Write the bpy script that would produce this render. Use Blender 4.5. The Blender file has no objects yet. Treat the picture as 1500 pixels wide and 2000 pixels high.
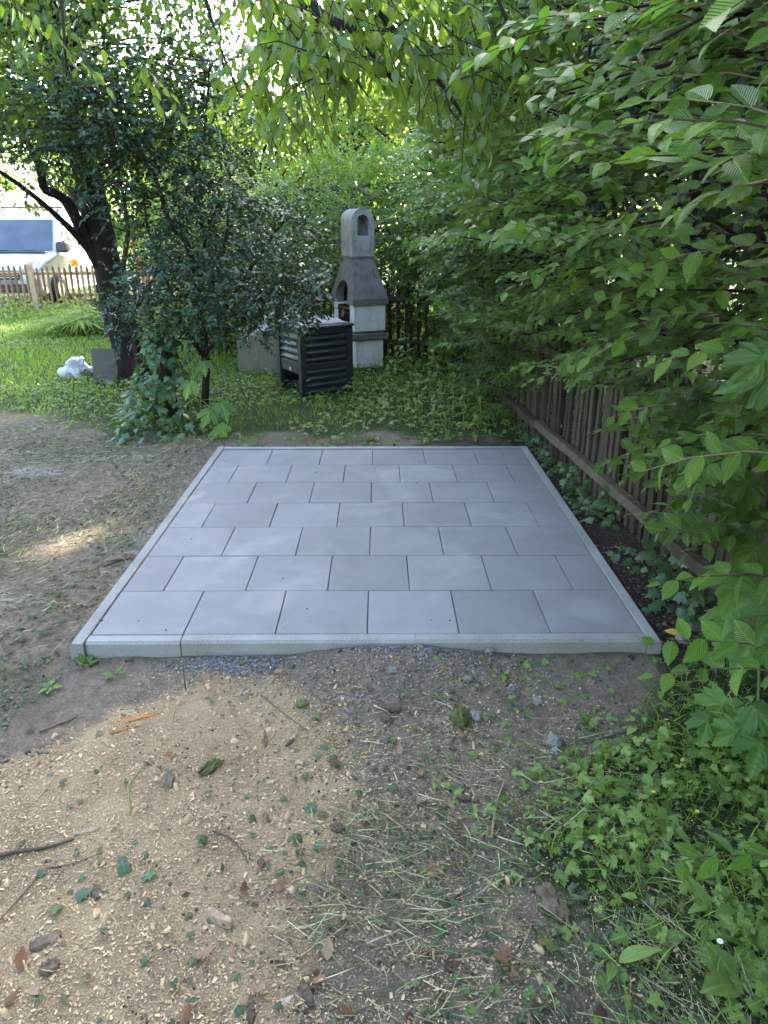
import bpy, math, random
import numpy as np
from mathutils import Vector, Matrix, Euler

rng = np.random.default_rng(11)
random.seed(5)
S = bpy.context.scene
COL = S.collection
R = math.radians

# ------------------------------------------------------------------ camera
CAM_Z, PITCH, YAW, FPX = 1.623, R(21.6), -0.0065, 1380.0
cam = bpy.data.cameras.new('camera')
cam.sensor_fit = 'VERTICAL'
cam.sensor_height = 36.0
cam.lens = 36.0 * FPX / 2000.0
cam.clip_start, cam.clip_end = 0.05, 2000.0
cam_ob = bpy.data.objects.new('camera', cam)
COL.objects.link(cam_ob)
cam_ob.location = (0, 0, CAM_Z)
cam_ob.rotation_euler = (math.pi / 2 - PITCH, 0, YAW)
S.camera = cam_ob

# ------------------------------------------------------------------ world, sun, exposure
SUN_EL, SUN_AZ = R(31), R(26)            # azimuth clockwise from +Y (the view direction)
w = bpy.data.worlds.new('World')
S.world = w
w.use_nodes = True
wn = w.node_tree
sky = wn.nodes.new('ShaderNodeTexSky')
sky.sky_type = 'NISHITA'
sky.sun_disc = False
sky.sun_elevation = SUN_EL
sky.sun_rotation = SUN_AZ
sky.air_density, sky.dust_density, sky.ozone_density = 1.0, 3.0, 0.7
bg = wn.nodes['Background']
bg.inputs['Strength'].default_value = 0.15
wn.links.new(sky.outputs['Color'], bg.inputs['Color'])

sun = bpy.data.lights.new('sun', 'SUN')
sun.energy, sun.angle, sun.color = 2.0, R(0.55), (1.0, 0.92, 0.78)
sun_ob = bpy.data.objects.new('sun', sun)
COL.objects.link(sun_ob)
sd = Vector((math.sin(SUN_AZ) * math.cos(SUN_EL), math.cos(SUN_AZ) * math.cos(SUN_EL), math.sin(SUN_EL)))
sun_ob.rotation_euler = sd.to_track_quat('Z', 'Y').to_euler()
sun_ob.location = sd * 50

vs = S.view_settings
vs.view_transform, vs.look, vs.gamma, vs.use_curve_mapping = 'Standard', 'None', 1.0, False
vs.exposure = 3.8
S.render.engine = 'CYCLES'
cy = S.cycles
cy.use_denoising = True
cy.max_bounces, cy.diffuse_bounces, cy.glossy_bounces, cy.transmission_bounces = 6, 2, 2, 3
cy.transparent_max_bounces = 4
cy.caustics_reflective = cy.caustics_refractive = False
cy.sample_clamp_indirect = 6.0
cy.use_adaptive_sampling = True
cy.adaptive_threshold = 0.015

# ------------------------------------------------------------------ geometry helpers
_cr = np.array([math.cos(YAW), math.sin(YAW), 0.0])
_fh = np.array([-math.sin(YAW), math.cos(YAW), 0.0])
_cf = _fh * math.cos(PITCH) + np.array([0, 0, -math.sin(PITCH)])
_cu = np.cross(_cr, _cf)
CAM = np.array([0, 0, CAM_Z])


def ray(px, py):
    return _cr * ((px - 750) / FPX) - _cu * ((py - 1000) / FPX) + _cf


def at(px, py, Y):
    """a survey sight from the camera spot to the plane y = Y"""
    d = ray(px, py)
    return CAM + d * (Y / d[1])


def on(px, py, z=0.0):
    """a survey sight to the level z"""
    d = ray(px, py)
    return CAM + d * ((z - CAM_Z) / d[2])


def project(P):
    D = np.asarray(P, float) - CAM
    c = D @ _cf
    return 750 + FPX * (D @ _cr) / c, 1000 - FPX * (D @ _cu) / c, c


def nz(v):
    v = np.asarray(v, float)
    return v / np.maximum(np.linalg.norm(v, axis=-1, keepdims=True), 1e-9)


_tab = np.random.default_rng(3).random((256, 256))


def vnoise(x, y):
    x, y = np.asarray(x, float), np.asarray(y, float)
    xi, yi = np.floor(x).astype(int), np.floor(y).astype(int)
    fx, fy = x - xi, y - yi
    fx, fy = fx * fx * (3 - 2 * fx), fy * fy * (3 - 2 * fy)
    a, b = _tab[xi & 255, yi & 255], _tab[(xi + 1) & 255, yi & 255]
    c, d = _tab[xi & 255, (yi + 1) & 255], _tab[(xi + 1) & 255, (yi + 1) & 255]
    return (a * (1 - fx) + b * fx) * (1 - fy) + (c * (1 - fx) + d * fx) * fy


def fbm(x, y, o=4):
    s, a, t = 0, 1.0, 0
    for k in range(o):
        s = s + a * vnoise(np.asarray(x) * 2 ** k + 17.3 * k, np.asarray(y) * 2 ** k + 5.1 * k)
        t += a
        a *= 0.5
    return s / t


def sstep(a, b, x):
    t = np.clip((np.asarray(x, float) - a) / (b - a), 0, 1)
    return t * t * (3 - 2 * t)


SUNV = np.array(sd[:])
GAPS = [(on(175, 1035), 0.16), (on(125, 1052), 0.12), (on(40, 1072), 0.10), (on(75, 800), 0.14), (on(20, 812), 0.12)]


class MB:
    """collects geometry and links it as ONE mesh object"""

    def __init__(s):
        s.V, s.L, s.C, s.U, s.T, s.n = [], [], [], [], [], 0
        s.sm = False

    def add(s, V, loops, counts, uv=None, tint=None):
        V = np.asarray(V, float).reshape(-1, 3)
        s.V.append(V)
        s.L.append(np.asarray(loops, int) + s.n)
        s.C.append(np.asarray(counts, int))
        s.U.append(np.zeros((len(V), 2)) if uv is None else uv)
        s.T.append(np.full(len(V), 0.5) if tint is None else np.broadcast_to(np.asarray(tint, float), (len(V),)))
        s.n += len(V)

    def poly(s, V, faces, uv=None, tint=None):
        s.add(V, [i for f in faces for i in f], [len(f) for f in faces], uv, tint)

    def box(s, lo, hi, M=None, bev=0.0, tint=None, taper=(1, 1)):
        (x0, y0, z0), (x1, y1, z1) = lo, hi
        b = bev
        if b <= 0:
            V = np.array([(x, y, z) for z in (z0, z1) for y in (y0, y1) for x in (x0, x1)], float)
            F = [(0, 2, 3, 1), (4, 5, 7, 6), (0, 1, 5, 4), (2, 6, 7, 3), (0, 4, 6, 2), (1, 3, 7, 5)]
        else:
            ring = lambda e, z: [(x0 + e, y0 + e, z), (x1 - e, y0 + e, z), (x1 - e, y1 - e, z), (x0 + e, y1 - e, z)]
            V = np.array(ring(b, z0) + ring(0, z0 + b) + ring(0, z1 - b) + ring(b, z1), float)
            F = [(3, 2, 1, 0), (12, 13, 14, 15)]
            for k in range(3):
                for i in range(4):
                    j = (i + 1) % 4
                    F.append((4 * k + i, 4 * k + j, 4 * k + 4 + j, 4 * k + 4 + i))
        if taper != (1, 1):
            cx, cy_ = (x0 + x1) / 2, (y0 + y1) / 2
            t = (V[:, 2] - z0) / (z1 - z0)
            V[:, 0] = cx + (V[:, 0] - cx) * (1 + (taper[0] - 1) * t)
            V[:, 1] = cy_ + (V[:, 1] - cy_) * (1 + (taper[1] - 1) * t)
        if M is not None:
            M = np.array(M)
            V = V @ M[:3, :3].T + M[:3, 3]
        s.poly(V, F, None, tint)
        return s

    def tube(s, pts, rad, sides=7, rough=0.0, tint=0.5, caps=True):
        s.sm = True
        P = np.asarray(pts, float)
        n = len(P)
        rad = np.broadcast_to(np.asarray(rad, float), (n,))
        T = nz(np.gradient(P, axis=0))
        ref = np.array([0.31, 0.17, 0.93]) if abs(T[0][2]) < 0.9 else np.array([0.93, 0.2, 0.1])
        A = nz(np.cross(T[0], ref))
        V, U = [], []
        ang = np.linspace(0, 2 * math.pi, sides, endpoint=False)
        acc = 0
        for i in range(n):
            A = nz(A - T[i] * np.dot(A, T[i]))
            B = np.cross(T[i], A)
            r = rad[i] * (1 + rough * (rng.random(sides) - 0.5))
            V.append(P[i] + (np.cos(ang) * r)[:, None] * A + (np.sin(ang) * r)[:, None] * B)
            if i:
                acc += np.linalg.norm(P[i] - P[i - 1])
            U.append(np.stack([ang / 6.283, np.full(sides, acc)], 1))
        F = []
        for i in range(n - 1):
            for j in range(sides):
                k = (j + 1) % sides
                F.append((i * sides + j, i * sides + k, (i + 1) * sides + k, (i + 1) * sides + j))
        if caps:
            F.append(tuple(range(sides))[::-1])
            F.append(tuple((n - 1) * sides + j for j in range(sides)))
        s.poly(np.concatenate(V), F, np.concatenate(U), tint)
        return s

    def inst(s, tpl, pos, fwd, nrm, size, wid=1.0, tint=0.5):
        s.sm = True
        pos = np.asarray(pos, float)
        N = len(pos)
        if N == 0:
            return s
        if GAPS and pos[:, 2].max() > 0.6:           # openings in the foliage through which sun flecks reach the ground
            keep = np.ones(N, bool)
            for g0, gr in GAPS:
                rel = pos - g0
                dd = np.linalg.norm(rel - np.outer(rel @ SUNV, SUNV), axis=1)
                keep &= (dd > gr) | (pos[:, 2] < 0.6)
            if not keep.all():
                bc = lambda v, k: np.broadcast_to(np.asarray(v, float), (N,) + np.shape(v)[1:] if np.ndim(v) else (N,))[keep]
                fwd, nrm = np.broadcast_to(fwd, (N, 3))[keep], np.broadcast_to(nrm, (N, 3))[keep]
                size, wid, tint = bc(size, 0), bc(wid, 0), bc(tint, 0)
                pos = pos[keep]
                N = len(pos)
                if N == 0:
                    return s
        V, lo, co, uv = tpl
        f = nz(fwd)
        sd_ = nz(np.cross(f, nrm))
        n_ = np.cross(sd_, f)
        size = np.broadcast_to(np.asarray(size, float), (N,))[:, None, None]
        wid = np.broadcast_to(np.asarray(wid, float), (N,))[:, None, None]
        W = pos[:, None, :] + size * (V[None, :, 0:1] * wid * sd_[:, None, :] + V[None, :, 1:2] * f[:, None, :] + V[None, :, 2:3] * n_[:, None, :])
        k = len(V)
        loops = (np.arange(N)[:, None] * k + lo[None, :]).ravel()
        tint = np.broadcast_to(np.asarray(tint, float), (N,))
        s.add(W.reshape(-1, 3), loops, np.tile(co, N), np.tile(uv, (N, 1)), np.repeat(tint, k))
        return s

    def mesh(s, name, mat, smooth=None):
        me = bpy.data.meshes.new(name)
        V, L, C = np.concatenate(s.V), np.concatenate(s.L), np.concatenate(s.C)
        U, T = np.concatenate(s.U), np.concatenate(s.T)
        me.vertices.add(len(V))
        me.vertices.foreach_set('co', V.astype(np.float32).ravel())
        me.loops.add(len(L))
        me.loops.foreach_set('vertex_index', L.astype(np.int32))
        me.polygons.add(len(C))
        me.polygons.foreach_set('loop_start', np.concatenate([[0], np.cumsum(C)[:-1]]).astype(np.int32))
        me.polygons.foreach_set('use_smooth', np.full(len(C), s.sm if smooth is None else smooth, bool))
        uvl = me.uv_layers.new(name='UVMap')
        uvl.data.foreach_set('uv', U[L].astype(np.float32).ravel())
        at_ = me.attributes.new('tint', 'FLOAT', 'POINT')
        at_.data.foreach_set('value', T.astype(np.float32))
        me.update(calc_edges=True)
        me.validate()
        me.materials.append(mat)
        return me

    def build(s, name, mat, parent=None, smooth=None, local=False):
        return link(name, s.mesh(name, mat, smooth), parent, local)


def link(name, me, parent=None, local=False):
    o = bpy.data.objects.new(name, me)
    COL.objects.link(o)
    if parent is not None:
        o.parent = parent
        if not local:
            p, c = parent, Matrix()
            while p is not None:
                c = Matrix.LocRotScale(p.location, p.rotation_euler, None) @ c
                p = p.parent
            o.matrix_parent_inverse = c.inverted()
    return o


def tag(o, label, cat=None, group=None, kind=None):
    o['label'] = label
    if cat:
        o['category'] = cat
    if group:
        o['group'] = group
    if kind:
        o['kind'] = kind
    return o


def thing(name, label, cat, loc=(0, 0, 0), rz=0.0, group=None):
    o = bpy.data.objects.new(name, None)
    COL.objects.link(o)
    o.empty_display_size = 0.1
    o.location = [float(c) for c in loc]
    o.rotation_euler = (0, 0, rz)
    return tag(o, label, cat, group)


def stuff(o):
    o['kind'] = 'stuff'
    return o


def smooth_path(P, n=24):
    P = np.asarray(P, float)
    Q = np.vstack([2 * P[0] - P[1], P, 2 * P[-1] - P[-2]])
    out = []
    m = len(P) - 1
    for t in np.linspace(0, m - 1e-6, n):
        i = int(t)
        u = t - i
        a, b, c, d = Q[i], Q[i + 1], Q[i + 2], Q[i + 3]
        out.append(0.5 * (2 * b + (c - a) * u + (2 * a - 5 * b + 4 * c - d) * u * u + (3 * b - a - 3 * c + d) * u ** 3))
    return np.array(out)


# ------------------------------------------------------------------ leaf shapes (x across, y along, z normal), length 1
def tpl_from(V, F):
    V = np.array(V, float)
    hw = max(abs(V[:, 0]).max(), 1e-6)
    uv = np.stack([V[:, 0] / hw * 0.5 + 0.5, V[:, 1]], 1)
    return V, np.array([i for f in F for i in f]), np.array([len(f) for f in F]), uv


def ovate(stations, halfw, fold=0.25, curl=0.15, peak=0.4, tip=1.6, serr=0.0, stem=0.0):
    ys = np.linspace(0, 1, stations)
    V, F = [], []
    if stem:
        V, F = [(0.008, -stem, 0.03), (-0.008, -stem, 0.03), (-0.008, 0.0, 0), (0.008, 0, 0)], [(0, 1, 2, 3)]
    rows = []
    for i, y in enumerate(ys):
        z = -curl * (y ** 2) + curl * 0.2 * y
        if i == 0 or i == stations - 1:
            rows.append([len(V)])
            V.append((0, y, z))
        else:
            if y < peak:
                wv = math.sin(y / peak * math.pi / 2) ** 0.65
            else:
                q = (y - peak) / (1 - peak)
                wv = max(1 - q ** tip, 0.02)
            wv *= halfw
            if serr:
                wv *= 1 + (serr if i % 2 else -serr)
            rows.append([len(V), len(V) + 1, len(V) + 2])
            V += [(-wv, y, z + fold * wv), (0, y, z), (wv, y, z + fold * wv)]
    for a, b in zip(rows, rows[1:]):
        if len(a) == 1:
            F += [(a[0], b[1], b[0]), (a[0], b[2], b[1])]
        elif len(b) == 1:
            F += [(a[0], a[1], b[0]), (a[1], a[2], b[0])]
        else:
            F += [(a[0], a[1], b[1], b[0]), (a[1], a[2], b[2], b[1])]
    return tpl_from(V, F)


def fan(outline, cup=-0.12, centre=(0, 0.42), stem=0.0):
    """lobed leaf: outline of (x>=0, y) points from base to tip, mirrored"""
    o = list(outline)
    pts = [(x, y) for x, y in o] + [(-x, y) for x, y in reversed(o) if x > 1e-6]
    V = [(centre[0], centre[1], 0.0)] + [(x, y, cup * ((x - centre[0]) ** 2 + (y - centre[1]) ** 2) / 0.25) for x, y in pts]
    n = len(pts)
    F = [(0, 1 + i, 1 + (i + 1) % n) for i in range(n)]
    if stem:
        k = len(V)
        V += [(0.012, -stem, -0.1), (-0.012, -stem, -0.1), (-0.012, 0.42, -0.01), (0.012, 0.42, -0.01)]
        F.append((k, k + 1, k + 2, k + 3))
    return tpl_from(V, F)


T_LOW = ovate(3, 0.3, 0.25, 0.1)
T_TINY = tpl_from([(0, 0, 0), (0.3, 0.42, 0.07), (0, 1, -0.05), (-0.3, 0.42, 0.07)], [(0, 1, 2, 3)])
T_MID = ovate(5, 0.31, 0.22, 0.2)
T_BROAD = ovate(5, 0.33, 0.18, 0.25, 0.35)
T_HORN = ovate(6, 0.33, 0.16, 0.16, 0.42, 1.7)
T_HORN_HI = ovate(17, 0.29, 0.20, 0.20, 0.42, 1.7, 0.06, 0.10)
T_HORN_HI2 = ovate(17, 0.26, 0.40, 0.05, 0.45, 1.5, 0.06, 0.10)
T_HORN_HI3 = ovate(17, 0.31, 0.05, 0.40, 0.40, 1.7, 0.06, 0.10)
T_CHERRY = ovate(6, 0.25, 0.28, 0.22, 0.5, 1.5)
T_CHERRY_HI = ovate(11, 0.26, 0.30, 0.22, 0.52, 1.5, 0.02, 0.22)
T_CHERRY_HI2 = ovate(11, 0.23, 0.12, 0.38, 0.48, 1.4, 0.02, 0.22)
T_GLOSSY = ovate(5, 0.25, 0.35, 0.15, 0.45, 1.7)
T_GLOSSY_HI = ovate(9, 0.26, 0.35, 0.18, 0.45, 1.8, 0.0, 0.12)
T_HEART = fan([(0, 0.10), (0.22, -0.02), (0.42, 0.16), (0.40, 0.42), (0.22, 0.72), (0, 1.0)], -0.15, (0, 0.35))
T_IVY = fan([(0, 0.08), (0.20, -0.06), (0.44, 0.10), (0.30, 0.34), (0.46, 0.52), (0.22, 0.62), (0, 1.0)], -0.10, (0, 0.33))
T_IVY_HI = fan([(0, 0.08), (0.12, -0.05), (0.30, -0.04), (0.47, 0.12), (0.36, 0.28), (0.32, 0.36), (0.50, 0.52), (0.36, 0.58), (0.20, 0.66), (0.10, 0.86), (0, 1.0)], -0.12, (0, 0.33), 0.4)
T_MAPLE = fan([(0, 0.04), (0.16, -0.06), (0.40, -0.08), (0.36, 0.08), (0.60, 0.16), (0.46, 0.26), (0.66, 0.52), (0.56, 0.60), (0.54, 0.74), (0.40, 0.64), (0.22, 0.54), (0.26, 0.74), (0.18, 0.80), (0.14, 0.92), (0, 1.10)], -0.12, (0, 0.22), 0.5)
T_BUTTER = fan([(0, 0.0), (0.16, 0.05), (0.42, 0.02), (0.34, 0.14), (0.52, 0.24), (0.36, 0.30), (0.44, 0.44), (0.22, 0.38), (0.14, 0.36), (0.28, 0.66), (0.18, 0.66), (0.18, 0.84), (0.07, 0.78), (0, 1.0)], -0.08, (0, 0.25))
T_CLOVER = fan([(0, 0.0), (0.34, 0.12), (0.36, 0.42), (0.12, 0.40), (0.26, 0.66), (0, 0.92)], 0.1, (0, 0.3))


def blade(segs, w, bend):
    ys = np.linspace(0, 1, segs + 1)
    V, F = [], []
    for i, y in enumerate(ys):
        z = bend * y ** 2
        ww = w * (1 - 0.75 * y ** 1.5)
        if i == segs:
            V.append((0, y * (1 - 0.3 * bend * y), z))
        else:
            V += [(-ww, y * (1 - 0.3 * bend * y), z), (ww, y * (1 - 0.3 * bend * y), z)]
    for i in range(segs - 1):
        F.append((2 * i, 2 * i + 1, 2 * i + 3, 2 * i + 2))
    F.append((2 * segs - 2, 2 * segs - 1, 2 * segs))
    return tpl_from(V, F)


T_BLADE2 = blade(2, 0.035, 0.5)
T_BLADE4 = blade(4, 0.022, 0.75)
T_HAY = [blade(3, 0.012, b) for b in (-0.35, 0.2, 0.45)]
T_CHIP = tpl_from([(-0.3, -0.5, 0), (0.25, -0.45, 0.05), (0.32, 0.5, 0.0), (-0.2, 0.42, 0.08)], [(0, 1, 2, 3)])
T_PEB = tpl_from([(-0.5, -0.3, 0), (0.45, -0.4, 0), (0.5, 0.35, 0), (-0.4, 0.45, 0), (0.05, 0.0, 0.5)],
                 [(0, 1, 4), (1, 2, 4), (2, 3, 4), (3, 0, 4)])
T_CRUMB = tpl_from([(-0.5, -0.3, -0.1), (0.45, -0.4, -0.1), (0.5, 0.35, -0.1), (-0.4, 0.45, -0.1), (-0.25, -0.15, 0.3), (0.25, -0.1, 0.42), (0.2, 0.25, 0.25)],
                   [(0, 1, 5, 4), (1, 2, 6, 5), (2, 3, 6), (3, 0, 4), (3, 4, 6), (4, 5, 6)])


# ------------------------------------------------------------------ materials
def node_mat(name):
    m = bpy.data.materials.new(name)
    m.use_nodes = True
    nt = m.node_tree
    return m, nt, nt.nodes['Principled BSDF']


def nd(nt, t, **kw):
    n = nt.nodes.new('ShaderNode' + t)
    for k, v in kw.items():
        if k.startswith('_'):
            setattr(n, k[1:], v)
        else:
            n.inputs[k if not k.isdigit() else int(k)].default_value = v
    return n


def lk(nt, a, b):
    nt.links.new(a, b)


def ramp(nt, fac, stops):
    n = nt.nodes.new('ShaderNodeValToRGB')
    e = n.color_ramp.elements
    while len(e) < len(stops):
        e.new(0.5)
    for el, (p, c) in zip(e, stops):
        el.position = p
        el.color = (*c, 1) if len(c) == 3 else c
    if fac is not None:
        lk(nt, fac, n.inputs['Fac'])
    return n.outputs['Color']


def noise(nt, scale, detail=4, rough=0.6, coord=None, dist=0.0):
    n = nd(nt, 'TexNoise', Scale=scale, Detail=detail, Roughness=rough, Distortion=dist)
    if coord is not None:
        lk(nt, coord, n.inputs['Vector'])
    return n.outputs['Fac']


def math_(nt, op, a, b=None, clamp=False):
    n = nt.nodes.new('ShaderNodeMath')
    n.operation = op
    n.use_clamp = clamp
    for i, v in enumerate((a, b)):
        if v is None:
            continue
        if isinstance(v, (int, float)):
            n.inputs[i].default_value = v
        else:
            lk(nt, v, n.inputs[i])
    return n.outputs[0]


def mixc(nt, fac, a, b, blend='MIX'):
    n = nt.nodes.new('ShaderNodeMix')
    n.data_type = 'RGBA'
    n.blend_type = blend
    for s, v in ((n.inputs[0], fac), (n.inputs[6], a), (n.inputs[7], b)):
        if isinstance(v, (int, float)):
            s.default_value = v
        elif isinstance(v, tuple):
            s.default_value = (*v, 1)
        else:
            lk(nt, v, s)
    return n.outputs[2]


def bump(nt, bsdf, h, strength=0.4, dist=0.01):
    b = nd(nt, 'Bump', Strength=strength, Distance=dist)
    lk(nt, h, b.inputs['Height'])
    lk(nt, b.outputs['Normal'], bsdf.inputs['Normal'])
    return b


def attr(nt, name):
    n = nt.nodes.new('ShaderNodeAttribute')
    n.attribute_name = name
    return n


def coords(nt, kind='Object'):
    return nt.nodes.new('ShaderNodeTexCoord').outputs[kind]


def leaf_mat(name, stops, trans, tfac=0.4, rough=0.45, veins=0.0, spec=0.5, vbump=0.35):
    m, nt, b = node_mat(name)
    t = attr(nt, 'tint').outputs['Fac']
    oi = nt.nodes.new('ShaderNodeObjectInfo').outputs['Random']
    f = math_(nt, 'ADD', t, math_(nt, 'MULTIPLY', math_(nt, 'SUBTRACT', oi, 0.5), 0.35), True)
    c = ramp(nt, f, stops)
    tr = mixc(nt, f, tuple(x * 0.55 for x in trans), trans)
    uv = nt.nodes.new('ShaderNodeUVMap').outputs['UV']
    sx = nt.nodes.new('ShaderNodeSeparateXYZ')
    lk(nt, uv, sx.inputs[0])
    au = math_(nt, 'ABSOLUTE', math_(nt, 'SUBTRACT', sx.outputs[0], 0.5))
    mid = math_(nt, 'LESS_THAN', au, 0.035)
    c = mixc(nt, math_(nt, 'MULTIPLY', mid, 0.45), c, tuple(min(1, x * 1.8 + 0.02) for x in stops[-1][1]))
    if veins:
        ph = math_(nt, 'MULTIPLY', math_(nt, 'SUBTRACT', sx.outputs[1], math_(nt, 'MULTIPLY', au, 0.75)), veins)
        vn = math_(nt, 'SINE', ph)
        bump(nt, b, vn, vbump, 0.003)
        c = mixc(nt, math_(nt, 'MULTIPLY', math_(nt, 'GREATER_THAN', vn, 0.75), 0.22), c, tuple(min(1, x * 1.7) for x in stops[-1][1]))
    else:
        bump(nt, b, noise(nt, 60, 2, 0.5, coords(nt)), 0.15, 0.004)
    bl = noise(nt, 9, 2, 0.5, coords(nt))
    c = mixc(nt, 0.5, c, mixc(nt, bl, tuple(x * 0.6 for x in stops[0][1]), stops[-1][1]))
    lk(nt, c, b.inputs['Base Color'])
    b.inputs['Roughness'].default_value = rough
    b.inputs['Specular IOR Level'].default_value = spec
    tl = nt.nodes.new('ShaderNodeBsdfTranslucent')
    lk(nt, tr, tl.inputs['Color'])
    mx = nt.nodes.new('ShaderNodeMixShader')
    mx.inputs[0].default_value = tfac
    lk(nt, b.outputs[0], mx.inputs[1])
    lk(nt, tl.outputs[0], mx.inputs[2])
    lk(nt, mx.outputs[0], nt.nodes['Material Output'].inputs['Surface'])
    return m


def tint_mat(name, stops, rough=0.8, nscale=40, amt=0.35, bstr=0.3, bdist=0.004, spec=0.3, trans=None, orand=0.4):
    m, nt, b = node_mat(name)
    t = attr(nt, 'tint').outputs['Fac']
    oi = nt.nodes.new('ShaderNodeObjectInfo').outputs['Random']
    f = math_(nt, 'ADD', t, math_(nt, 'MULTIPLY', math_(nt, 'SUBTRACT', oi, 0.5), orand), True)
    n = noise(nt, nscale, 5, 0.6, coords(nt))
    f2 = math_(nt, 'ADD', f, math_(nt, 'MULTIPLY', math_(nt, 'SUBTRACT', n, 0.5), amt * 2), True)
    c = ramp(nt, f2, stops)
    lk(nt, c, b.inputs['Base Color'])
    b.inputs['Roughness'].default_value = rough
    b.inputs['Specular IOR Level'].default_value = spec
    bump(nt, b, n, bstr, bdist)
    if trans:
        tl = nt.nodes.new('ShaderNodeBsdfTranslucent')
        tl.inputs['Color'].default_value = (*trans, 1)
        mx = nt.nodes.new('ShaderNodeMixShader')
        mx.inputs[0].default_value = 0.35
        lk(nt, b.outputs[0], mx.inputs[1])
        lk(nt, tl.outputs[0], mx.inputs[2])
        lk(nt, mx.outputs[0], nt.nodes['Material Output'].inputs['Surface'])
    return m


def bark_mat(name, dark, light, stretch=(60, 60, 9), bstr=0.8, bdist=0.012):
    m, nt, b = node_mat(name)
    mp = nd(nt, 'Mapping')
    mp.inputs['Scale'].default_value = stretch
    lk(nt, coords(nt), mp.inputs[0])
    n = noise(nt, 1.0, 6, 0.65, mp.outputs[0], 0.4)
    n2 = noise(nt, 3.0, 3, 0.5, coords(nt))
    f = math_(nt, 'ADD', math_(nt, 'MULTIPLY', n, 0.75), math_(nt, 'MULTIPLY', n2, 0.35), True)
    lk(nt, ramp(nt, f, [(0.3, dark), (0.75, light)]), b.inputs['Base Color'])
    b.inputs['Roughness'].default_value = 0.9
    b.inputs['Specular IOR Level'].default_value = 0.2
    bump(nt, b, n, bstr, bdist)
    return m


M = {}
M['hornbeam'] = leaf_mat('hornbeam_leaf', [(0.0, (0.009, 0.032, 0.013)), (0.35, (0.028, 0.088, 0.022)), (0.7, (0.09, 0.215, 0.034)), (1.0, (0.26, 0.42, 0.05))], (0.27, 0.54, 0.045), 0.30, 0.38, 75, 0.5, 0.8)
M['inner'] = leaf_mat('painted_shade_leaf', [(0.0, (0.008, 0.022, 0.010)), (0.6, (0.016, 0.042, 0.016)), (1.0, (0.03, 0.07, 0.022))], (0.08, 0.16, 0.03), 0.15, 0.5)  # shade of the hedge interiors put into the colour: darkened leaf greens
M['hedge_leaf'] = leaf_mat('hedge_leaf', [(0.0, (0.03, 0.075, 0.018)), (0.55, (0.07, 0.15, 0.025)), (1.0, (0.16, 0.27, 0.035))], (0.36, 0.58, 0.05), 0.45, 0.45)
M['cherry'] = leaf_mat('cherry_leaf', [(0.0, (0.03, 0.07, 0.02)), (0.6, (0.06, 0.12, 0.025)), (1.0, (0.12, 0.19, 0.03))], (0.30, 0.48, 0.04), 0.42, 0.40, 34, 0.5, 0.2)
M['glossy'] = leaf_mat('evergreen_leaf', [(0.0, (0.012, 0.035, 0.016)), (0.6, (0.022, 0.058, 0.024)), (1.0, (0.05, 0.10, 0.035))], (0.10, 0.20, 0.03), 0.18, 0.36, 0, 0.4)
M['ivy'] = leaf_mat('ivy_leaf', [(0.0, (0.018, 0.05, 0.02)), (0.6, (0.04, 0.095, 0.035)), (1.0, (0.09, 0.17, 0.05))], (0.2, 0.36, 0.05), 0.25, 0.4)
M['maple'] = leaf_mat('maple_leaf', [(0.0, (0.035, 0.08, 0.025)), (0.6, (0.07, 0.15, 0.04)), (1.0, (0.15, 0.25, 0.05))], (0.28, 0.48, 0.06), 0.32, 0.55, 45, 0.3, 0.3)
M['far_tree'] = leaf_mat('tree_leaf', [(0.0, (0.022, 0.055, 0.014)), (0.5, (0.045, 0.10, 0.02)), (1.0, (0.11, 0.19, 0.03))], (0.34, 0.52, 0.05), 0.45, 0.5)
M['wilted'] = leaf_mat('wilted_leaf', [(0.0, (0.025, 0.032, 0.016)), (0.5, (0.06, 0.082, 0.034)), (1.0, (0.15, 0.19, 0.08))], (0.10, 0.14, 0.04), 0.2, 0.6, 0, 0.3)
M['weed'] = leaf_mat('weed_leaf', [(0.0, (0.045, 0.085, 0.02)), (0.5, (0.115, 0.19, 0.04)), (1.0, (0.25, 0.34, 0.08))], (0.34, 0.50, 0.07), 0.35, 0.55, 0, 0.35)
M['grass'] = tint_mat('grass_blade', [(0.0, (0.055, 0.095, 0.014)), (0.5, (0.11, 0.18, 0.022)), (1.0, (0.23, 0.30, 0.05))], 0.7, 3, 0.2, 0.0, spec=0.15, trans=(0.28, 0.48, 0.05))
M['hay'] = tint_mat('cut_grass', [(0.0, (0.07, 0.08, 0.03)), (0.3, (0.19, 0.19, 0.085)), (0.6, (0.40, 0.36, 0.19)), (1.0, (0.60, 0.51, 0.30))], 0.6, 8, 0.2, 0.0)
M['chip'] = tint_mat('sawdust_chip', [(0.0, (0.06, 0.04, 0.03)), (0.16, (0.22, 0.14, 0.08)), (0.45, (0.42, 0.28, 0.145)), (0.75, (0.55, 0.385, 0.215)), (1.0, (0.64, 0.49, 0.30))], 0.8, 60, 0.12, 0.1)
M['gravel'] = tint_mat('crushed_gravel', [(0.0, (0.095, 0.09, 0.083)), (0.5, (0.185, 0.176, 0.166)), (1.0, (0.31, 0.30, 0.285))], 0.7, 80, 0.2)
M['crumb'] = tint_mat('earth_crumb', [(0.0, (0.022, 0.015, 0.011)), (0.5, (0.07, 0.047, 0.034)), (1.0, (0.20, 0.145, 0.105))], 0.95, 60, 0.25)
M['stone'] = tint_mat('field_stone', [(0.0, (0.07, 0.062, 0.052)), (0.5, (0.165, 0.148, 0.128)), (1.0, (0.30, 0.275, 0.245))], 0.85, 35, 0.35, 0.6, 0.006)
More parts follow.
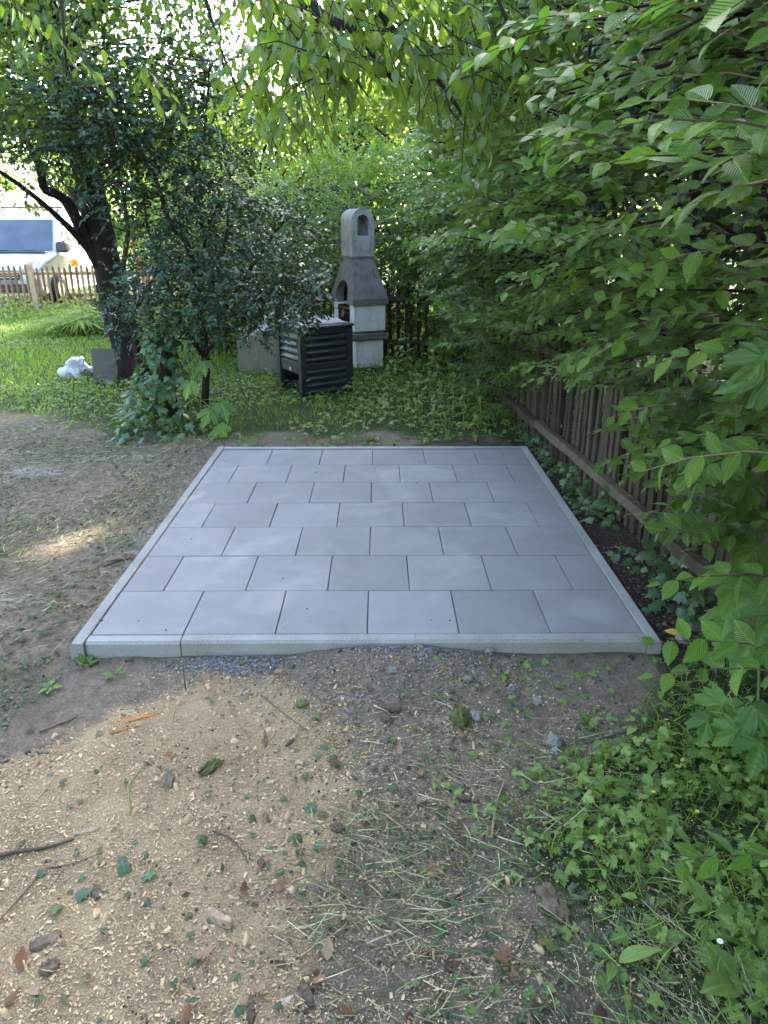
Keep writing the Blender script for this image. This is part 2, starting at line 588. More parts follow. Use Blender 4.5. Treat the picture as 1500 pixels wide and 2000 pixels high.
M['brown_stone'] = tint_mat('brown_stone', [(0.0, (0.04, 0.028, 0.024)), (0.5, (0.10, 0.07, 0.055)), (1.0, (0.2, 0.15, 0.12))], 0.9, 45, 0.35, 0.7, 0.006)
M['moss'] = tint_mat('mossy_stone', [(0.0, (0.03, 0.04, 0.012)), (0.5, (0.09, 0.10, 0.03)), (1.0, (0.18, 0.17, 0.10))], 0.95, 70, 0.5, 1.0, 0.008)
M['dry_leaf'] = tint_mat('dry_leaf', [(0.0, (0.07, 0.035, 0.022)), (0.4, (0.17, 0.08, 0.045)), (0.75, (0.30, 0.16, 0.09)), (1.0, (0.42, 0.27, 0.17))], 0.7, 45, 0.2, 0.4, 0.004, trans=(0.3, 0.14, 0.05))
M['yellow_leaf'] = tint_mat('yellow_leaf', [(0.0, (0.16, 0.09, 0.02)), (0.5, (0.42, 0.27, 0.04)), (1.0, (0.55, 0.40, 0.08))], 0.6, 90, 0.4, 0.2)
M['wood_bit'] = tint_mat('broken_wood', [(0.0, (0.10, 0.06, 0.04)), (0.5, (0.36, 0.25, 0.16)), (1.0, (0.58, 0.46, 0.33))], 0.85, 70, 0.35, 0.7, 0.005)
M['bark_bit'] = tint_mat('bark_piece', [(0.0, (0.03, 0.02, 0.014)), (0.5, (0.11, 0.075, 0.05)), (1.0, (0.24, 0.175, 0.125))], 0.9, 60, 0.4, 0.8, 0.006)
M['root'] = tint_mat('cut_root', [(0.0, (0.16, 0.06, 0.02)), (0.5, (0.36, 0.15, 0.045)), (1.0, (0.5, 0.26, 0.10))], 0.8, 60, 0.3, 0.5)
M['twig'] = tint_mat('twig_bark', [(0.0, (0.03, 0.022, 0.016)), (0.5, (0.09, 0.065, 0.045)), (1.0, (0.24, 0.18, 0.12))], 0.85, 50, 0.25)
M['green_stem'] = tint_mat('green_stem', [(0.0, (0.06, 0.10, 0.03)), (0.5, (0.14, 0.2, 0.06)), (1.0, (0.25, 0.28, 0.10))], 0.6, 20, 0.2)
M['bark'] = bark_mat('tree_bark', (0.006, 0.005, 0.0045), (0.030, 0.024, 0.020))
M['shrub_bark'] = bark_mat('shrub_bark', (0.014, 0.010, 0.008), (0.06, 0.043, 0.034), (80, 80, 14), 0.6, 0.006)

# ------------------------------------------------------------------ the ground
PX0, PX1, PY0, PY1 = -1.319, 1.207, 2.597, 5.555      # patio outline incl. kerbs


def w_saw(x, y):
    n = 0.7 * (fbm(x * 3.1 + 9, y * 3.1, 5) - 0.5) + 0.5 * (fbm(x * 13 + 9, y * 13, 3) - 0.5)
    xb = np.interp(y, [0.6, 1.0, 1.15, 1.43, 1.7, 2.1, 2.45, 2.7], [-0.30, -0.30, -0.32, -0.24, -0.07, -0.17, -0.55, -1.2])
    a = sstep(0.20, -0.16, x - xb + 0.55 * n)
    b = sstep(0.10, -0.22, y - (1.99 + (x + 1.31) * 0.93) + 0.45 * n)
    b = np.where(x > -0.75, 1.0 * sstep(2.62, 2.46, y + 0.2 * n), b)
    return a * b


def w_green(x, y):
    n = fbm(x * 2.3 + 31, y * 2.3 + 4, 4) - 0.5
    gx = np.interp(y, [0.6, 1.03, 1.53, 1.97, 2.4, 2.7, 3.0, 40], [0.42, 0.42, 0.50, 0.72, 1.0, 1.3, 6.0, 9.0])
    a = sstep(-0.16, 0.22, x - gx + 0.6 * n)
    yb = np.where(x < -2.1, 5.75 + (-2.1 - x) * 0.75, np.where(x < -1.3, 5.75, 5.85))
    b = sstep(-0.45, 0.6, y - yb + 1.2 * n)
    c = sstep(0.45, 0.1, np.hypot((x + 1.58) / 0.50, (y - 2.38) / 0.42) * 0.5 + 0.3 * n)
    return np.clip(np.maximum(np.maximum(a, b), 0.42 * c), 0, 1)


def w_dust(x, y):
    n = fbm(x * 1.6 + 3, y * 2.6 + 40, 5)
    return 0.85 * sstep(0.54, 0.72, n + 0.25 * (fbm(x * 9, y * 9, 3) - 0.5)) * sstep(-1.15, -1.4, x) * sstep(2.5, 2.9, y) * sstep(6.2, 5.2, y)


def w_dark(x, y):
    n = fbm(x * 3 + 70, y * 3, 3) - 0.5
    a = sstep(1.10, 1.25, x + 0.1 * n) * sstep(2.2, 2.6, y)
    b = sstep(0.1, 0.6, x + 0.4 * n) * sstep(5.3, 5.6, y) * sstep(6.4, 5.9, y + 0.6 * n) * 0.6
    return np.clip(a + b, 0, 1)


def gz(x, y):
    x, y = np.asarray(x, float), np.asarray(y, float)
    z = -0.03 - 0.062 * sstep(2.9, 2.35, y) * sstep(-2.2, -1.0, x)
    z = z - 0.02 * sstep(-1.0, -1.35, x) * sstep(3.4, 2.5, y)
    z = z + 0.060 * np.exp(-((x - 0.08) / 0.40) ** 2 - ((y - 2.50) / 0.22) ** 2)
    z = z + 0.045 * np.exp(-((x + 0.75) / 0.5) ** 2 - ((y - 1.85) / 0.40) ** 2)
    z = z + 0.03 * sstep(0.5, 1.2, x) * sstep(2.3, 1.2, y)
    z = z + 0.030 * (fbm(x * 2.2, y * 2.2, 4) - 0.5) + 0.022 * (fbm(x * 11 + 3, y * 11, 3) - 0.5)
    z = z + 0.05 * (fbm(x * 0.35 + 8, y * 0.35, 2) - 0.5) * sstep(5.6, 8, y)
    ins = np.minimum(np.minimum(x - PX0, PX1 - x), np.minimum(y - PY0, PY1 - y))
    return z - 0.14 * sstep(0.015, 0.05, ins)


def axis(*segs):
    out = []
    for a, b, s in segs:
        out += list(np.arange(a, b, s))
    return np.array(sorted(set(round(v, 4) for v in out)))


gx_ = np.concatenate([-np.geomspace(400, 9.3, 16), axis((-9, -2.4, 0.15), (-2.4, 1.9, 0.03), (1.9, 9, 0.15)), np.geomspace(9.3, 400, 16)])
gy_ = np.concatenate([-np.geomspace(60, 1.5, 10), axis((-1, 0.6, 0.1), (0.6, 2.75, 0.028), (2.75, 6.2, 0.06), (6.2, 14, 0.14), (14, 26, 0.4)), np.geomspace(27, 900, 18)])
GX, GY = np.meshgrid(gx_, gy_)
GZ = gz(GX, GY)
nx_, ny_ = len(gx_), len(gy_)
idx = np.arange(nx_ * ny_).reshape(ny_, nx_)
quads = np.stack([idx[:-1, :-1], idx[:-1, 1:], idx[1:, 1:], idx[1:, :-1]], -1).reshape(-1, 4)

gm, nt, b = node_mat('garden_ground')
co = coords(nt)
fine = noise(nt, 160, 5, 0.7, co)
medn = noise(nt, 28, 5, 0.65, co)
big = noise(nt, 5, 4, 0.6, co)
soil = ramp(nt, math_(nt, 'ADD', math_(nt, 'MULTIPLY', fine, 0.5), math_(nt, 'MULTIPLY', medn, 0.5)), [(0.3, (0.075, 0.052, 0.036)), (0.5, (0.215, 0.165, 0.12)), (0.72, (0.40, 0.32, 0.24))])
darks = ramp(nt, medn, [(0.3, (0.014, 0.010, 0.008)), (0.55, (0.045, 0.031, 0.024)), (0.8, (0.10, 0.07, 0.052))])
sawc = ramp(nt, math_(nt, 'ADD', math_(nt, 'MULTIPLY', fine, 0.6), math_(nt, 'MULTIPLY', big, 0.4)), [(0.30, (0.14, 0.095, 0.058)), (0.44, (0.35, 0.24, 0.135)), (0.58, (0.53, 0.375, 0.215)), (0.8, (0.62, 0.465, 0.29))])
grn = ramp(nt, medn, [(0.3, (0.022, 0.034, 0.012)), (0.6, (0.05, 0.075, 0.022)), (0.85, (0.09, 0.10, 0.04))])
dst = ramp(nt, medn, [(0.3, (0.19, 0.155, 0.12)), (0.7, (0.36, 0.31, 0.255))])
edge = lambda a: math_(nt, 'MULTIPLY', math_(nt, 'SUBTRACT', math_(nt, 'ADD', a, math_(nt, 'MULTIPLY', math_(nt, 'SUBTRACT', math_(nt, 'ADD', math_(nt, 'MULTIPLY', medn, 0.6), math_(nt, 'MULTIPLY', big, 0.4)), 0.5), 1.3)), 0.22), 1.8, True)
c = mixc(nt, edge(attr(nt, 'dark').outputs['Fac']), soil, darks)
c = mixc(nt, edge(attr(nt, 'dust').outputs['Fac']), c, dst)
c = mixc(nt, edge(attr(nt, 'saw').outputs['Fac']), c, sawc)
c = mixc(nt, edge(attr(nt, 'green').outputs['Fac']), c, grn)
lk(nt, c, b.inputs['Base Color'])
b.inputs['Roughness'].default_value = 0.95
b.inputs['Specular IOR Level'].default_value = 0.15
bump(nt, b, math_(nt, 'ADD', math_(nt, 'MULTIPLY', fine, 0.9), medn), 1.0, 0.02)

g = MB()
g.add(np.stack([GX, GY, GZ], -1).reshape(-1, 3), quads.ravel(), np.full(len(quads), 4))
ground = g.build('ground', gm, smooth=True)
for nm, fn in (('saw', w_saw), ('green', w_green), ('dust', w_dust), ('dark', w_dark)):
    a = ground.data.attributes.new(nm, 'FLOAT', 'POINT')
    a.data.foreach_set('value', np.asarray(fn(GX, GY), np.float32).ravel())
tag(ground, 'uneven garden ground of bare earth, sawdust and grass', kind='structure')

# ------------------------------------------------------------------ the paved patio
def concrete(name, lo, mid, hi, speck=260, rough=0.75, smudge=0.35, bstr=0.25):
    m, nt, b = node_mat(name)
    geo = coords(nt)
    wp = nt.nodes.new('ShaderNodeNewGeometry').outputs['Position']
    oi = nt.nodes.new('ShaderNodeObjectInfo').outputs['Random']
    sp = noise(nt, speck, 3, 0.7, wp)
    cl = noise(nt, 3.2, 5, 0.62, wp, 0.6)
    sm = noise(nt, 1.7, 3, 0.5, wp, 1.2)
    f = math_(nt, 'ADD', math_(nt, 'MULTIPLY', sp, 0.6), math_(nt, 'MULTIPLY', cl, 0.4))
    f = math_(nt, 'ADD', f, math_(nt, 'MULTIPLY', math_(nt, 'SUBTRACT', oi, 0.5), 0.13), True)
    c = ramp(nt, f, [(0.32, lo), (0.5, mid), (0.72, hi)])
    sm2 = ramp(nt, sm, [(0.56, (0, 0, 0)), (0.72, (1, 1, 1))])
    c = mixc(nt, math_(nt, 'MULTIPLY', sm2, smudge), c, tuple(min(1, v * 1.35) for v in hi))
    dk = ramp(nt, noise(nt, 46, 2, 0.5, wp), [(0.74, (0, 0, 0)), (0.80, (1, 1, 1))])
    c = mixc(nt, math_(nt, 'MULTIPLY', dk, 0.25), c, tuple(v * 0.45 for v in lo))
    lk(nt, c, b.inputs['Base Color'])
    b.inputs['Roughness'].default_value = rough
    b.inputs['Specular IOR Level'].default_value = 0.35
    bump(nt, b, sp, bstr, 0.002)
    return m


M['slab'] = concrete('slab_concrete', (0.148, 0.145, 0.142), (0.192, 0.188, 0.185), (0.255, 0.25, 0.246), 330, 0.75, 0.35, 0.5)
M['kerb'] = concrete('kerb_concrete', (0.16, 0.152, 0.138), (0.24, 0.229, 0.21), (0.325, 0.312, 0.29), 140, 0.85, 0.25, 0.5)
M['joint'] = tint_mat('joint_sand', [(0.0, (0.03, 0.03, 0.03)), (0.5, (0.07, 0.07, 0.07)), (1.0, (0.12, 0.12, 0.12))], 0.95, 200, 0.3)

pb = MB()
pb.box((PX0 + 0.055, PY0 + 0.055, -0.19), (PX1 - 0.055, PY1 - 0.055, -0.017))
patio = pb.build('patio_pavement', M['joint'])
tag(patio, 'new grey concrete slab patio laid in staggered rows with kerb edging', kind='structure')
SX0, SY0, PIT = PX0 + 0.063, PY0 + 0.064, 0.4003


def slab_mesh(wd):
    m = MB()
    m.box((-wd / 2, -0.198, -0.04), (wd / 2, 0.198, 0), None, 0.0025)
    return m.mesh('paving_slab', M['slab'])


SL_FULL, SL_HALF = slab_mesh(0.396), slab_mesh(0.196)
for r_ in range(7):
    if r_ % 2 == 0:
        cells = [(i + 0.5, SL_FULL) for i in range(6)]
    else:
        cells = [(0.25, SL_HALF)] + [(i + 1.0, SL_FULL) for i in range(5)] + [(5.75, SL_HALF)]
    for cx_, me in cells:
        o = link('paving_slab', me, patio, True)
        o.location = (SX0 + cx_ * PIT, SY0 + (r_ + 0.5) * PIT, random.uniform(-0.0012, 0.0008))
        o.rotation_euler = (random.uniform(-1, 1) * 0.002, random.uniform(-1, 1) * 0.002, random.uniform(-1, 1) * 0.0025)


def kerb(x0, y0, x1, y1, tilt=0.0):
    m = MB()
    a, c = 0.0, 0.012
    L = max(x1 - x0, y1 - y0)
    W = 0.058
    # cross-section with a chamfer on the outer arris (local: along x, width y, outer side y=0)
    sec = [(0, -0.24), (0, -c), (c * 0.8, 0), (W - 0.004, 0), (W, -0.004), (W, -0.24)]
    V = [(x, y, z) for x in (0.0005, 0.003, L - 0.003, L - 0.0005) for y, z in sec]
    V = np.array(V)
    for k in (0, 3):
        V[k * 6:(k + 1) * 6, 2] -= 0.0015
    F = [tuple(range(6)), tuple(range(18, 24))[::-1]]
    for k in range(3):
        for i in range(6):
            j = (i + 1) % 6
            F.append((k * 6 + i, (k + 1) * 6 + i, (k + 1) * 6 + j, k * 6 + j))
    m.poly(V, F)
    return m.mesh('kerb_stone', M['kerb'])


def put_kerb(L, loc, rz):
    o = link('kerb_stone', kerb(0, 0, L, 0.05), patio, True)
    o.location = (*loc, random.uniform(-0.001, 0.003))
    o.rotation_euler = (0, 0, rz)


for x0, x1 in ((PX0 + 0.062, -0.854), (-0.85, 0.152), (0.152, PX1 - 0.062)):
    put_kerb(x1 - x0, (x0, PY0 + 0.004), 0)
for x0, x1 in ((PX0 + 0.062, -0.40), (-0.40, 0.60), (0.60, PX1 - 0.062)):
    put_kerb(x1 - x0, (x1, PY1), math.pi)
for y0, y1 in ((PY0 - 0.012, 3.39), (3.39, 4.39), (4.39, PY1 + 0.002)):
    put_kerb(y1 - y0, (PX0, y1), -math.pi / 2)
for y0, y1 in ((PY0, 3.60), (3.60, 4.60), (4.60, PY1 + 0.002)):
    put_kerb(y1 - y0, (PX1, y0), math.pi / 2)

# ------------------------------------------------------------------ fences
def wood(name, dark, mid, light, stretch=(30, 30, 3), rough=0.85, green=0.0):
    m, nt, b = node_mat(name)
    mp = nd(nt, 'Mapping')
    mp.inputs['Scale'].default_value = stretch
    lk(nt, coords(nt), mp.inputs[0])
    oi = nt.nodes.new('ShaderNodeObjectInfo').outputs['Random']
    n = noise(nt, 1.6, 6, 0.65, mp.outputs[0], 0.5)
    bl = noise(nt, 7, 4, 0.6, coords(nt))
    f = math_(nt, 'ADD', math_(nt, 'ADD', math_(nt, 'MULTIPLY', n, 0.7), math_(nt, 'MULTIPLY', bl, 0.35)), math_(nt, 'MULTIPLY', math_(nt, 'SUBTRACT', oi, 0.5), 0.35), True)
    c = ramp(nt, f, [(0.3, dark), (0.52, mid), (0.8, light)])
    if green:
        c = mixc(nt, math_(nt, 'MULTIPLY', ramp(nt, noise(nt, 4, 3, 0.5, coords(nt)), [(0.45, (0, 0, 0)), (0.7, (1, 1, 1))]), green), c, (0.06, 0.085, 0.03))
    lk(nt, c, b.inputs['Base Color'])
    b.inputs['Roughness'].default_value = rough
    b.inputs['Specular IOR Level'].default_value = 0.25
    bump(nt, b, n, 0.6, 0.004)
    return m


M['old_wood'] = wood('weathered_fence_wood', (0.016, 0.0125, 0.008), (0.045, 0.035, 0.023), (0.09, 0.073, 0.05), green=0.4)
M['old_rail'] = wood('weathered_rail_wood', (0.022, 0.015, 0.009), (0.058, 0.041, 0.026), (0.11, 0.083, 0.055), (9, 9, 9), green=0.2)
M['new_wood'] = wood('picket_wood', (0.13, 0.07, 0.035), (0.26, 0.15, 0.075), (0.40, 0.255, 0.14))
M['new_post'] = wood('post_wood', (0.17, 0.105, 0.055), (0.34, 0.23, 0.13), (0.48, 0.36, 0.22))


def picket_mesh(name, mat, h, wd, th, point, sides=8):
    """half-round picket with a pointed head, standing on z=0"""
    m = MB()
    ang = np.linspace(0, math.pi, sides - 2)
    sec = np.array([(-math.cos(a) * wd / 2, -math.sin(a) * th) for a in ang])
    n = len(sec)
    V, F = [], []
    for z, k in ((0, 1), (h * 0.5, 1), (h - point, 1), (h - point * 0.35, 0.6), (h, 0.12)):
        V += [(x * k, y * k, z) for x, y in sec]
    for r in range(4):
        for i in range(n):
            j = (i + 1) % n
            F.append((r * n + i, r * n + j, (r + 1) * n + j, (r + 1) * n + i))
    F.append(tuple(4 * n + i for i in range(n)))
    m.poly(V, F)
    return m.mesh(name, mat)


def bar(a, b, r, mat, name, parent, half=True, sides=9, wob=0.004):
    a, b = np.array(a, float), np.array(b, float)
    t = np.linspace(0, 1, 9)[:, None]
    P = a + (b - a) * t
    P[1:-1] += rng.normal(0, wob, (7, 3))
    return MB().tube(P, r * (1 + rng.normal(0, 0.05, 9)), 5, 0.22).build(name, mat, parent, False, True)


def fence(name, label, A, B, h, gap, wd, th, mp_, mr, mpost, rail_z, rail_r, post_t, post_r, group=None, post_sq=False, rail_side=-1, jit=0.02):
    A, B = np.array(A, float), np.array(B, float)
    L = np.linalg.norm(B - A)
    d = (B - A) / L
    nrm = np.array([d[1], -d[0]])
    root = thing(name, label, 'fence', (A[0], A[1], 0), 0, group)
    me = [picket_mesh('picket', mp_, h * k, wd, th, 0.05) for k in (1.0, 0.975, 1.02)]
    n = int(L / gap)
    rz = math.atan2(d[1], d[0])
    for i in range(n + 1):
        p = A + d * (i + 0.5) * gap + rng.normal(0, jit * 0.25, 2)
        if np.linalg.norm(p - A) > L:
            break
        o = link('picket', random.choice(me), root, False)
        o.location = (p[0], p[1], float(gz(p[0], p[1])) + 0.02 + random.uniform(-0.02, 0.02))
        o.rotation_euler = (random.gauss(0, jit), random.gauss(0, jit), rz + random.gauss(0, 0.06))
    for z in rail_z:
        k = max(1, int(round(L / 2.4)))
        for j in range(k):
            a = A + d * (L * j / k) + nrm * (-rail_side) * (rail_r * 0.75 + 0.004)
            b_ = A + d * (L * (j + 1) / k - 0.01) + nrm * (-rail_side) * (rail_r * 0.75 + 0.004)
            o = bar((a[0], a[1], z), (b_[0], b_[1], z + random.uniform(-0.015, 0.015)), rail_r, mr, 'rail', root)
            o.matrix_parent_inverse = Matrix.Translation(-root.location)
    for t in post_t:
        p = A + d * t + nrm * (-rail_side) * (-post_r * 1.2)
        m = MB()
        if post_sq:
            m.box((-post_r, -post_r, -0.3), (post_r, post_r, h + 0.05), None, 0.006)
        else:
            m.tube([(0, 0, -0.3), (0, 0, 0.3), (0.004, 0, 0.7), (0, 0, h - 0.03), (0, 0, h)], [post_r, post_r, post_r * 0.97, post_r * 0.95, post_r * 0.6], 10, 0.06)
        o = m.build('post', mpost, root, local=True)
        o.location = (p[0] - A[0], p[1] - A[1], float(gz(p[0], p[1])))
        o.rotation_euler = (random.gauss(0, 0.012), random.gauss(0, 0.012), rz)
    return root


def fx(y):                                  # line of the old fence along the right of the patio
    return 1.46 - 0.0864 * (y - 3.84)


fence('picket_fence', 'old weathered brown picket fence running along the right side of the patio', (fx(1.2), 1.2), (fx(9.9), 9.9), 1.02, 0.098, 0.05, 0.022,
      M['old_wood'], M['old_rail'], M['old_wood'], (0.17, 0.80), 0.042, (0.3, 2.45, 4.75, 7.1), 0.045, rail_side=1)
fence('picket_fence', 'weathered picket fence behind the garden chimney grill below the hedge', (fx(9.9) - 0.05, 10.0), (-2.6, 10.25), 1.0, 0.095, 0.05, 0.022,
      M['old_wood'], M['old_rail'], M['old_wood'], (0.2, 0.78), 0.04, (0.1, 2.3), 0.045, rail_side=1)
fence('picket_fence', 'light brown pointed picket fence in front of the white van', (-13.2, 15.9), (-3.7, 16.2), 0.98, 0.118, 0.055, 0.025,
      M['new_wood'], M['new_wood'], M['new_post'], (0.14, 0.80), 0.035, (0.9, 3.3, 5.75, 8.2), 0.055, post_sq=True, rail_side=1, jit=0.008)

# ------------------------------------------------------------------ garden chimney grill
def stained(name, base, stain, dark, amt=0.5, rough=0.85):
    m, nt, b = node_mat(name)
    mp = nd(nt, 'Mapping')
    mp.inputs['Scale'].default_value = (26, 26, 3)
    lk(nt, coords(nt), mp.inputs[0])
    st = noise(nt, 1.0, 5, 0.65, mp.outputs[0])
    bl = noise(nt, 6, 5, 0.65, coords(nt), 0.4)
    fn = noise(nt, 90, 4, 0.7, coords(nt))
    c = mixc(nt, math_(nt, 'MULTIPLY', ramp(nt, bl, [(0.4, (0, 0, 0)), (0.7, (1, 1, 1))]), amt), base, stain)
    c = mixc(nt, math_(nt, 'MULTIPLY', ramp(nt, st, [(0.55, (0, 0, 0)), (0.75, (1, 1, 1))]), amt * 0.8), c, dark)
    c = mixc(nt, math_(nt, 'MULTIPLY', ramp(nt, fn, [(0.5, (0, 0, 0)), (0.75, (1, 1, 1))]), 0.3), c, dark)
    lk(nt, c, b.inputs['Base Color'])
    b.inputs['Roughness'].default_value = rough
    b.inputs['Specular IOR Level'].default_value = 0.2
    bump(nt, b, fn, 0.6, 0.006)
    return m


M['grill_white'] = stained('whitewashed_concrete', (0.66, 0.655, 0.62), (0.38, 0.36, 0.30), (0.13, 0.11, 0.085), 0.65)
M['grill_grey'] = stained('weathered_concrete', (0.17, 0.155, 0.14), (0.10, 0.092, 0.082), (0.022, 0.021, 0.019), 0.95)
M['grill_pale'] = stained('pale_concrete', (0.33, 0.31, 0.275), (0.17, 0.155, 0.13), (0.05, 0.046, 0.040), 0.9)
M['firebrick'] = stained('sooty_firebrick', (0.055, 0.040, 0.034), (0.03, 0.024, 0.022), (0.012, 0.011, 0.01), 0.6)
M['rust'] = tint_mat('rusty_iron', [(0.0, (0.03, 0.02, 0.015)), (1.0, (0.16, 0.08, 0.04))], 0.8, 60, 0.3)

GR = thing('garden_grill', 'tall whitewashed concrete garden chimney grill with a grey hood', 'garden grill', (-0.315, 9.20, -0.03), R(24))
GW, GD = 0.72, 0.43        # local: x' 0..GD (side face y'=0), y' 0..GW (opening face x'=0)
# plinth walls, shelf
MB().box((0.03, 0.03, 0), (GD - 0.02, 0.16, 0.355), None, 0.012).build('plinth_wall', M['grill_white'], GR, local=True)
MB().box((0.03, GW - 0.16, 0), (GD - 0.02, GW - 0.03, 0.355), None, 0.012).build('plinth_wall', M['grill_white'], GR, local=True)
MB().box((GD - 0.09, 0.163, 0), (GD - 0.03, GW - 0.163, 0.355), None, 0.004).build('plinth_back', M['grill_grey'], GR, local=True)
MB().box((-0.03, -0.01, 0.358), (GD + 0.02, GW + 0.01, 0.45), None, 0.015).build('shelf', M['grill_grey'], GR, local=True)
# hearth walls
MB().box((0.0, 0.0, 0.462), (GD, 0.15, 0.80), None, 0.014).build('side_wall', M['grill_white'], GR, local=True)
MB().box((0.0, GW - 0.15, 0.462), (GD, GW, 0.80), None, 0.014).build('side_wall', M['grill_white'], GR, local=True)
MB().box((GD - 0.07, 0.153, 0.462), (GD - 0.005, GW - 0.153, 0.80), None, 0.004).build('back_wall', M['grill_white'], GR, local=True)
bk = MB()
bk.box((-0.10, -0.0295, -0.02), (0.10, 0.0295, 0.02), None, 0.004)
bme = bk.mesh('firebrick', M['firebrick'])
for k in range(7):
    for j in range(2):
        o = link('firebrick', bme, GR, True)
        o.location = (GD - 0.10, 0.258 + j * 0.205, 0.49 + k * 0.044)
        o.rotation_euler = (math.pi / 2 * 0, 0, math.pi / 2)
        o = link('firebrick', bme, GR, True)
        o.location = (0.10 + j * 0.205, GW - 0.172, 0.49 + k * 0.044)
        o.scale = (1, 0.6, 1)
# grate bars
gt = MB()
for k in range(9):
    y = 0.165 + k * 0.048
    gt.tube([(-0.02, y, 0.735), (GD - 0.14, y, 0.735)], 0.005, 5)
gt.tube([(-0.01, 0.157, 0.742), (-0.01, GW - 0.157, 0.742)], 0.006, 5)
gt.tube([(-0.04, 0.10, 0.70), (-0.03, GW + 0.06, 0.725)], 0.005, 5)
gt.build('grate', M['rust'], GR, local=True)

# hood: a truncated pyramid with an arched mouth in the opening face
Z0, Z1 = 0.80, 1.355
e0, cx0, cx1, cy0, cy1 = 0.03, 0.06, GD - 0.09, 0.18, GW - 0.20


def hood_x(z):
    t = np.clip((z - Z0 - 0.07) / (Z1 - Z0 - 0.07), 0, 1)
    return -e0 + (cx0 + e0) * t


hd = MB()
yc, ar = GW / 2 + 0.01, 0.205
arch = [(yc - ar, Z0)] + [(yc - ar * math.cos(a), Z0 + 0.10 + 0.185 * math.sin(a)) for a in np.linspace(0, math.pi, 13)] + [(yc + ar, Z0)]


def ylim(z):
    t = np.clip((z - Z0 - 0.07) / (Z1 - Z0 - 0.07), 0, 1)
    return -e0 + (cy0 + e0) * t, GW + e0 + (cy1 - GW - e0) * t


ZL = Z0 + 0.07
out = [(-e0, Z0), (-e0, ZL), (cy0, Z1), (cy1, Z1), (GW + e0, ZL), (GW + e0, Z0)]
# mouth face as a strip between the arch and the outline
V, F = [], []
na = len(arch)
for y, z in arch:
    V.append((hood_x(z), y, z))
ring = []
for y, z in arch:
    a = math.atan2(z - Z0 - 0.02, y - yc)
    if z <= Z0 + 1e-6:
        p = (-e0, Z0) if y < yc else (GW + e0, Z0)
    else:
        t = (y - (yc - ar)) / (2 * ar)
        if t < 0.18:
            q = t / 0.18
            zz = ZL + (Z1 - ZL) * q
            p = (ylim(zz)[0], zz)
        elif t > 0.82:
            q = (1 - t) / 0.18
            zz = ZL + (Z1 - ZL) * q
            p = (ylim(zz)[1], zz)
        else:
            p = (cy0 + (cy1 - cy0) * (t - 0.18) / 0.64, Z1)
    ring.append(p)
for y, z in ring:
    V.append((hood_x(z), y, z))
for i in range(na - 1):
    F.append((i, i + 1, na + i + 1, na + i))
hd.poly(V, F)
# tunnel of the mouth
V, F = [], []
for y, z in arch:
    V += [(hood_x(z), y, z), (max(hood_x(z), 0) + 0.09, y, z)]
for i in range(na - 1):
    F.append((2 * i, 2 * i + 1, 2 * i + 3, 2 * i + 2))
hd.poly(V, F)
lo = [(-e0, -e0), (GD + e0, -e0), (GD + e0, GW + e0), (-e0, GW + e0)]
hi = [(cx0, cy0), (cx1, cy0), (cx1, cy1), (cx0, cy1)]
V = [(x, y, Z0) for x, y in lo] + [(x, y, ZL) for x, y in lo] + [(x, y, Z1) for x, y in hi]
hd.poly(V, [(0, 1, 5, 4), (4, 5, 9, 8), (1, 2, 6, 5), (5, 6, 10, 9), (2, 3, 7, 6), (6, 7, 11, 10), (8, 9, 10, 11)])
hd.build('hood', M['grill_grey'], GR, local=True)
li = MB()
li.box((0.16, 0.10, Z0 - 0.002), (GD - 0.05, GW - 0.10, Z0 + 0.28), None, 0.01)
li.build('hood_lining', M['grill_white'], GR, local=True)

# chimney: round-headed block pierced by a round-headed hole along y'
ch = MB()
xm, xr = (cx0 + cx1) / 2, (cx1 - cx0) / 2 + 0.012
zt, zh = 1.93 - xr, 1.615
outer = [(xm - xr, Z1 - 0.004), (xm - xr, zh - 0.05)] + [(xm - xr * math.cos(a), zt + xr * math.sin(a)) for a in np.linspace(0, math.pi, 17)] + [(xm + xr, zh - 0.05), (xm + xr, Z1 - 0.004)]
ir = xr * 0.52
inner = [(xm - ir, zh)] * 2 + [(xm - ir * math.cos(a), zt + ir * math.sin(a)) for a in np.linspace(0, math.pi, 17)] + [(xm + ir, zh)] * 2
y0c, y1c = cy0 - 0.012, cy1 + 0.012
V, F = [], []
n = len(outer)
for y in (y0c, y1c):
    V += [(x, y, z) for x, z in outer] + [(x, y, z) for x, z in inner]
for i in range(n - 1):
    for o_ in (0, 2 * n):
        if i in (0, n - 2):
            continue
        F.append((o_ + i, o_ + i + 1, o_ + n + i + 1, o_ + n + i))
    F.append((i, i + 1, 2 * n + i + 1, 2 * n + i))
    if i not in (0, n - 2):
        F.append((n + i, n + i + 1, 3 * n + i + 1, 3 * n + i))
for o_ in (0, 2 * n):
    F.append((o_ + 0, o_ + 1, o_ + n + 1, o_ + n + n - 2, o_ + n - 2, o_ + n - 1))
F.append((n + 1, n + n - 2, 3 * n + n - 2, 3 * n + 1))
ch.poly(V, F)
ch.build('chimney', M['grill_pale'], GR, local=True)
MB().box((xm - xr - 0.006, y0c - 0.006, Z1 + 0.002), (xm + xr + 0.006, y1c + 0.006, Z1 + 0.022), None, 0.006).build('mortar_collar', M['grill_grey'], GR, local=True)
# a dry stalk hanging on the grate
o = MB().inst(T_CHERRY_HI, [(-0.02, 0.33, 0.73), (-0.015, 0.36, 0.735), (-0.02, 0.35, 0.73)], [(0, 0.1, -1), (0.1, -0.3, -1), (0, 0.35, -0.8)], [(1, 0, 0)] * 3, 0.12, 0.7, 0.8).build('dead_leaf_bunch', M['dry_leaf'])
o.matrix_world = Matrix.LocRotScale(GR.location, GR.rotation_euler, None)
tag(o, 'small withered brown leaf bunch hanging from the grill grate', 'dead leaves')

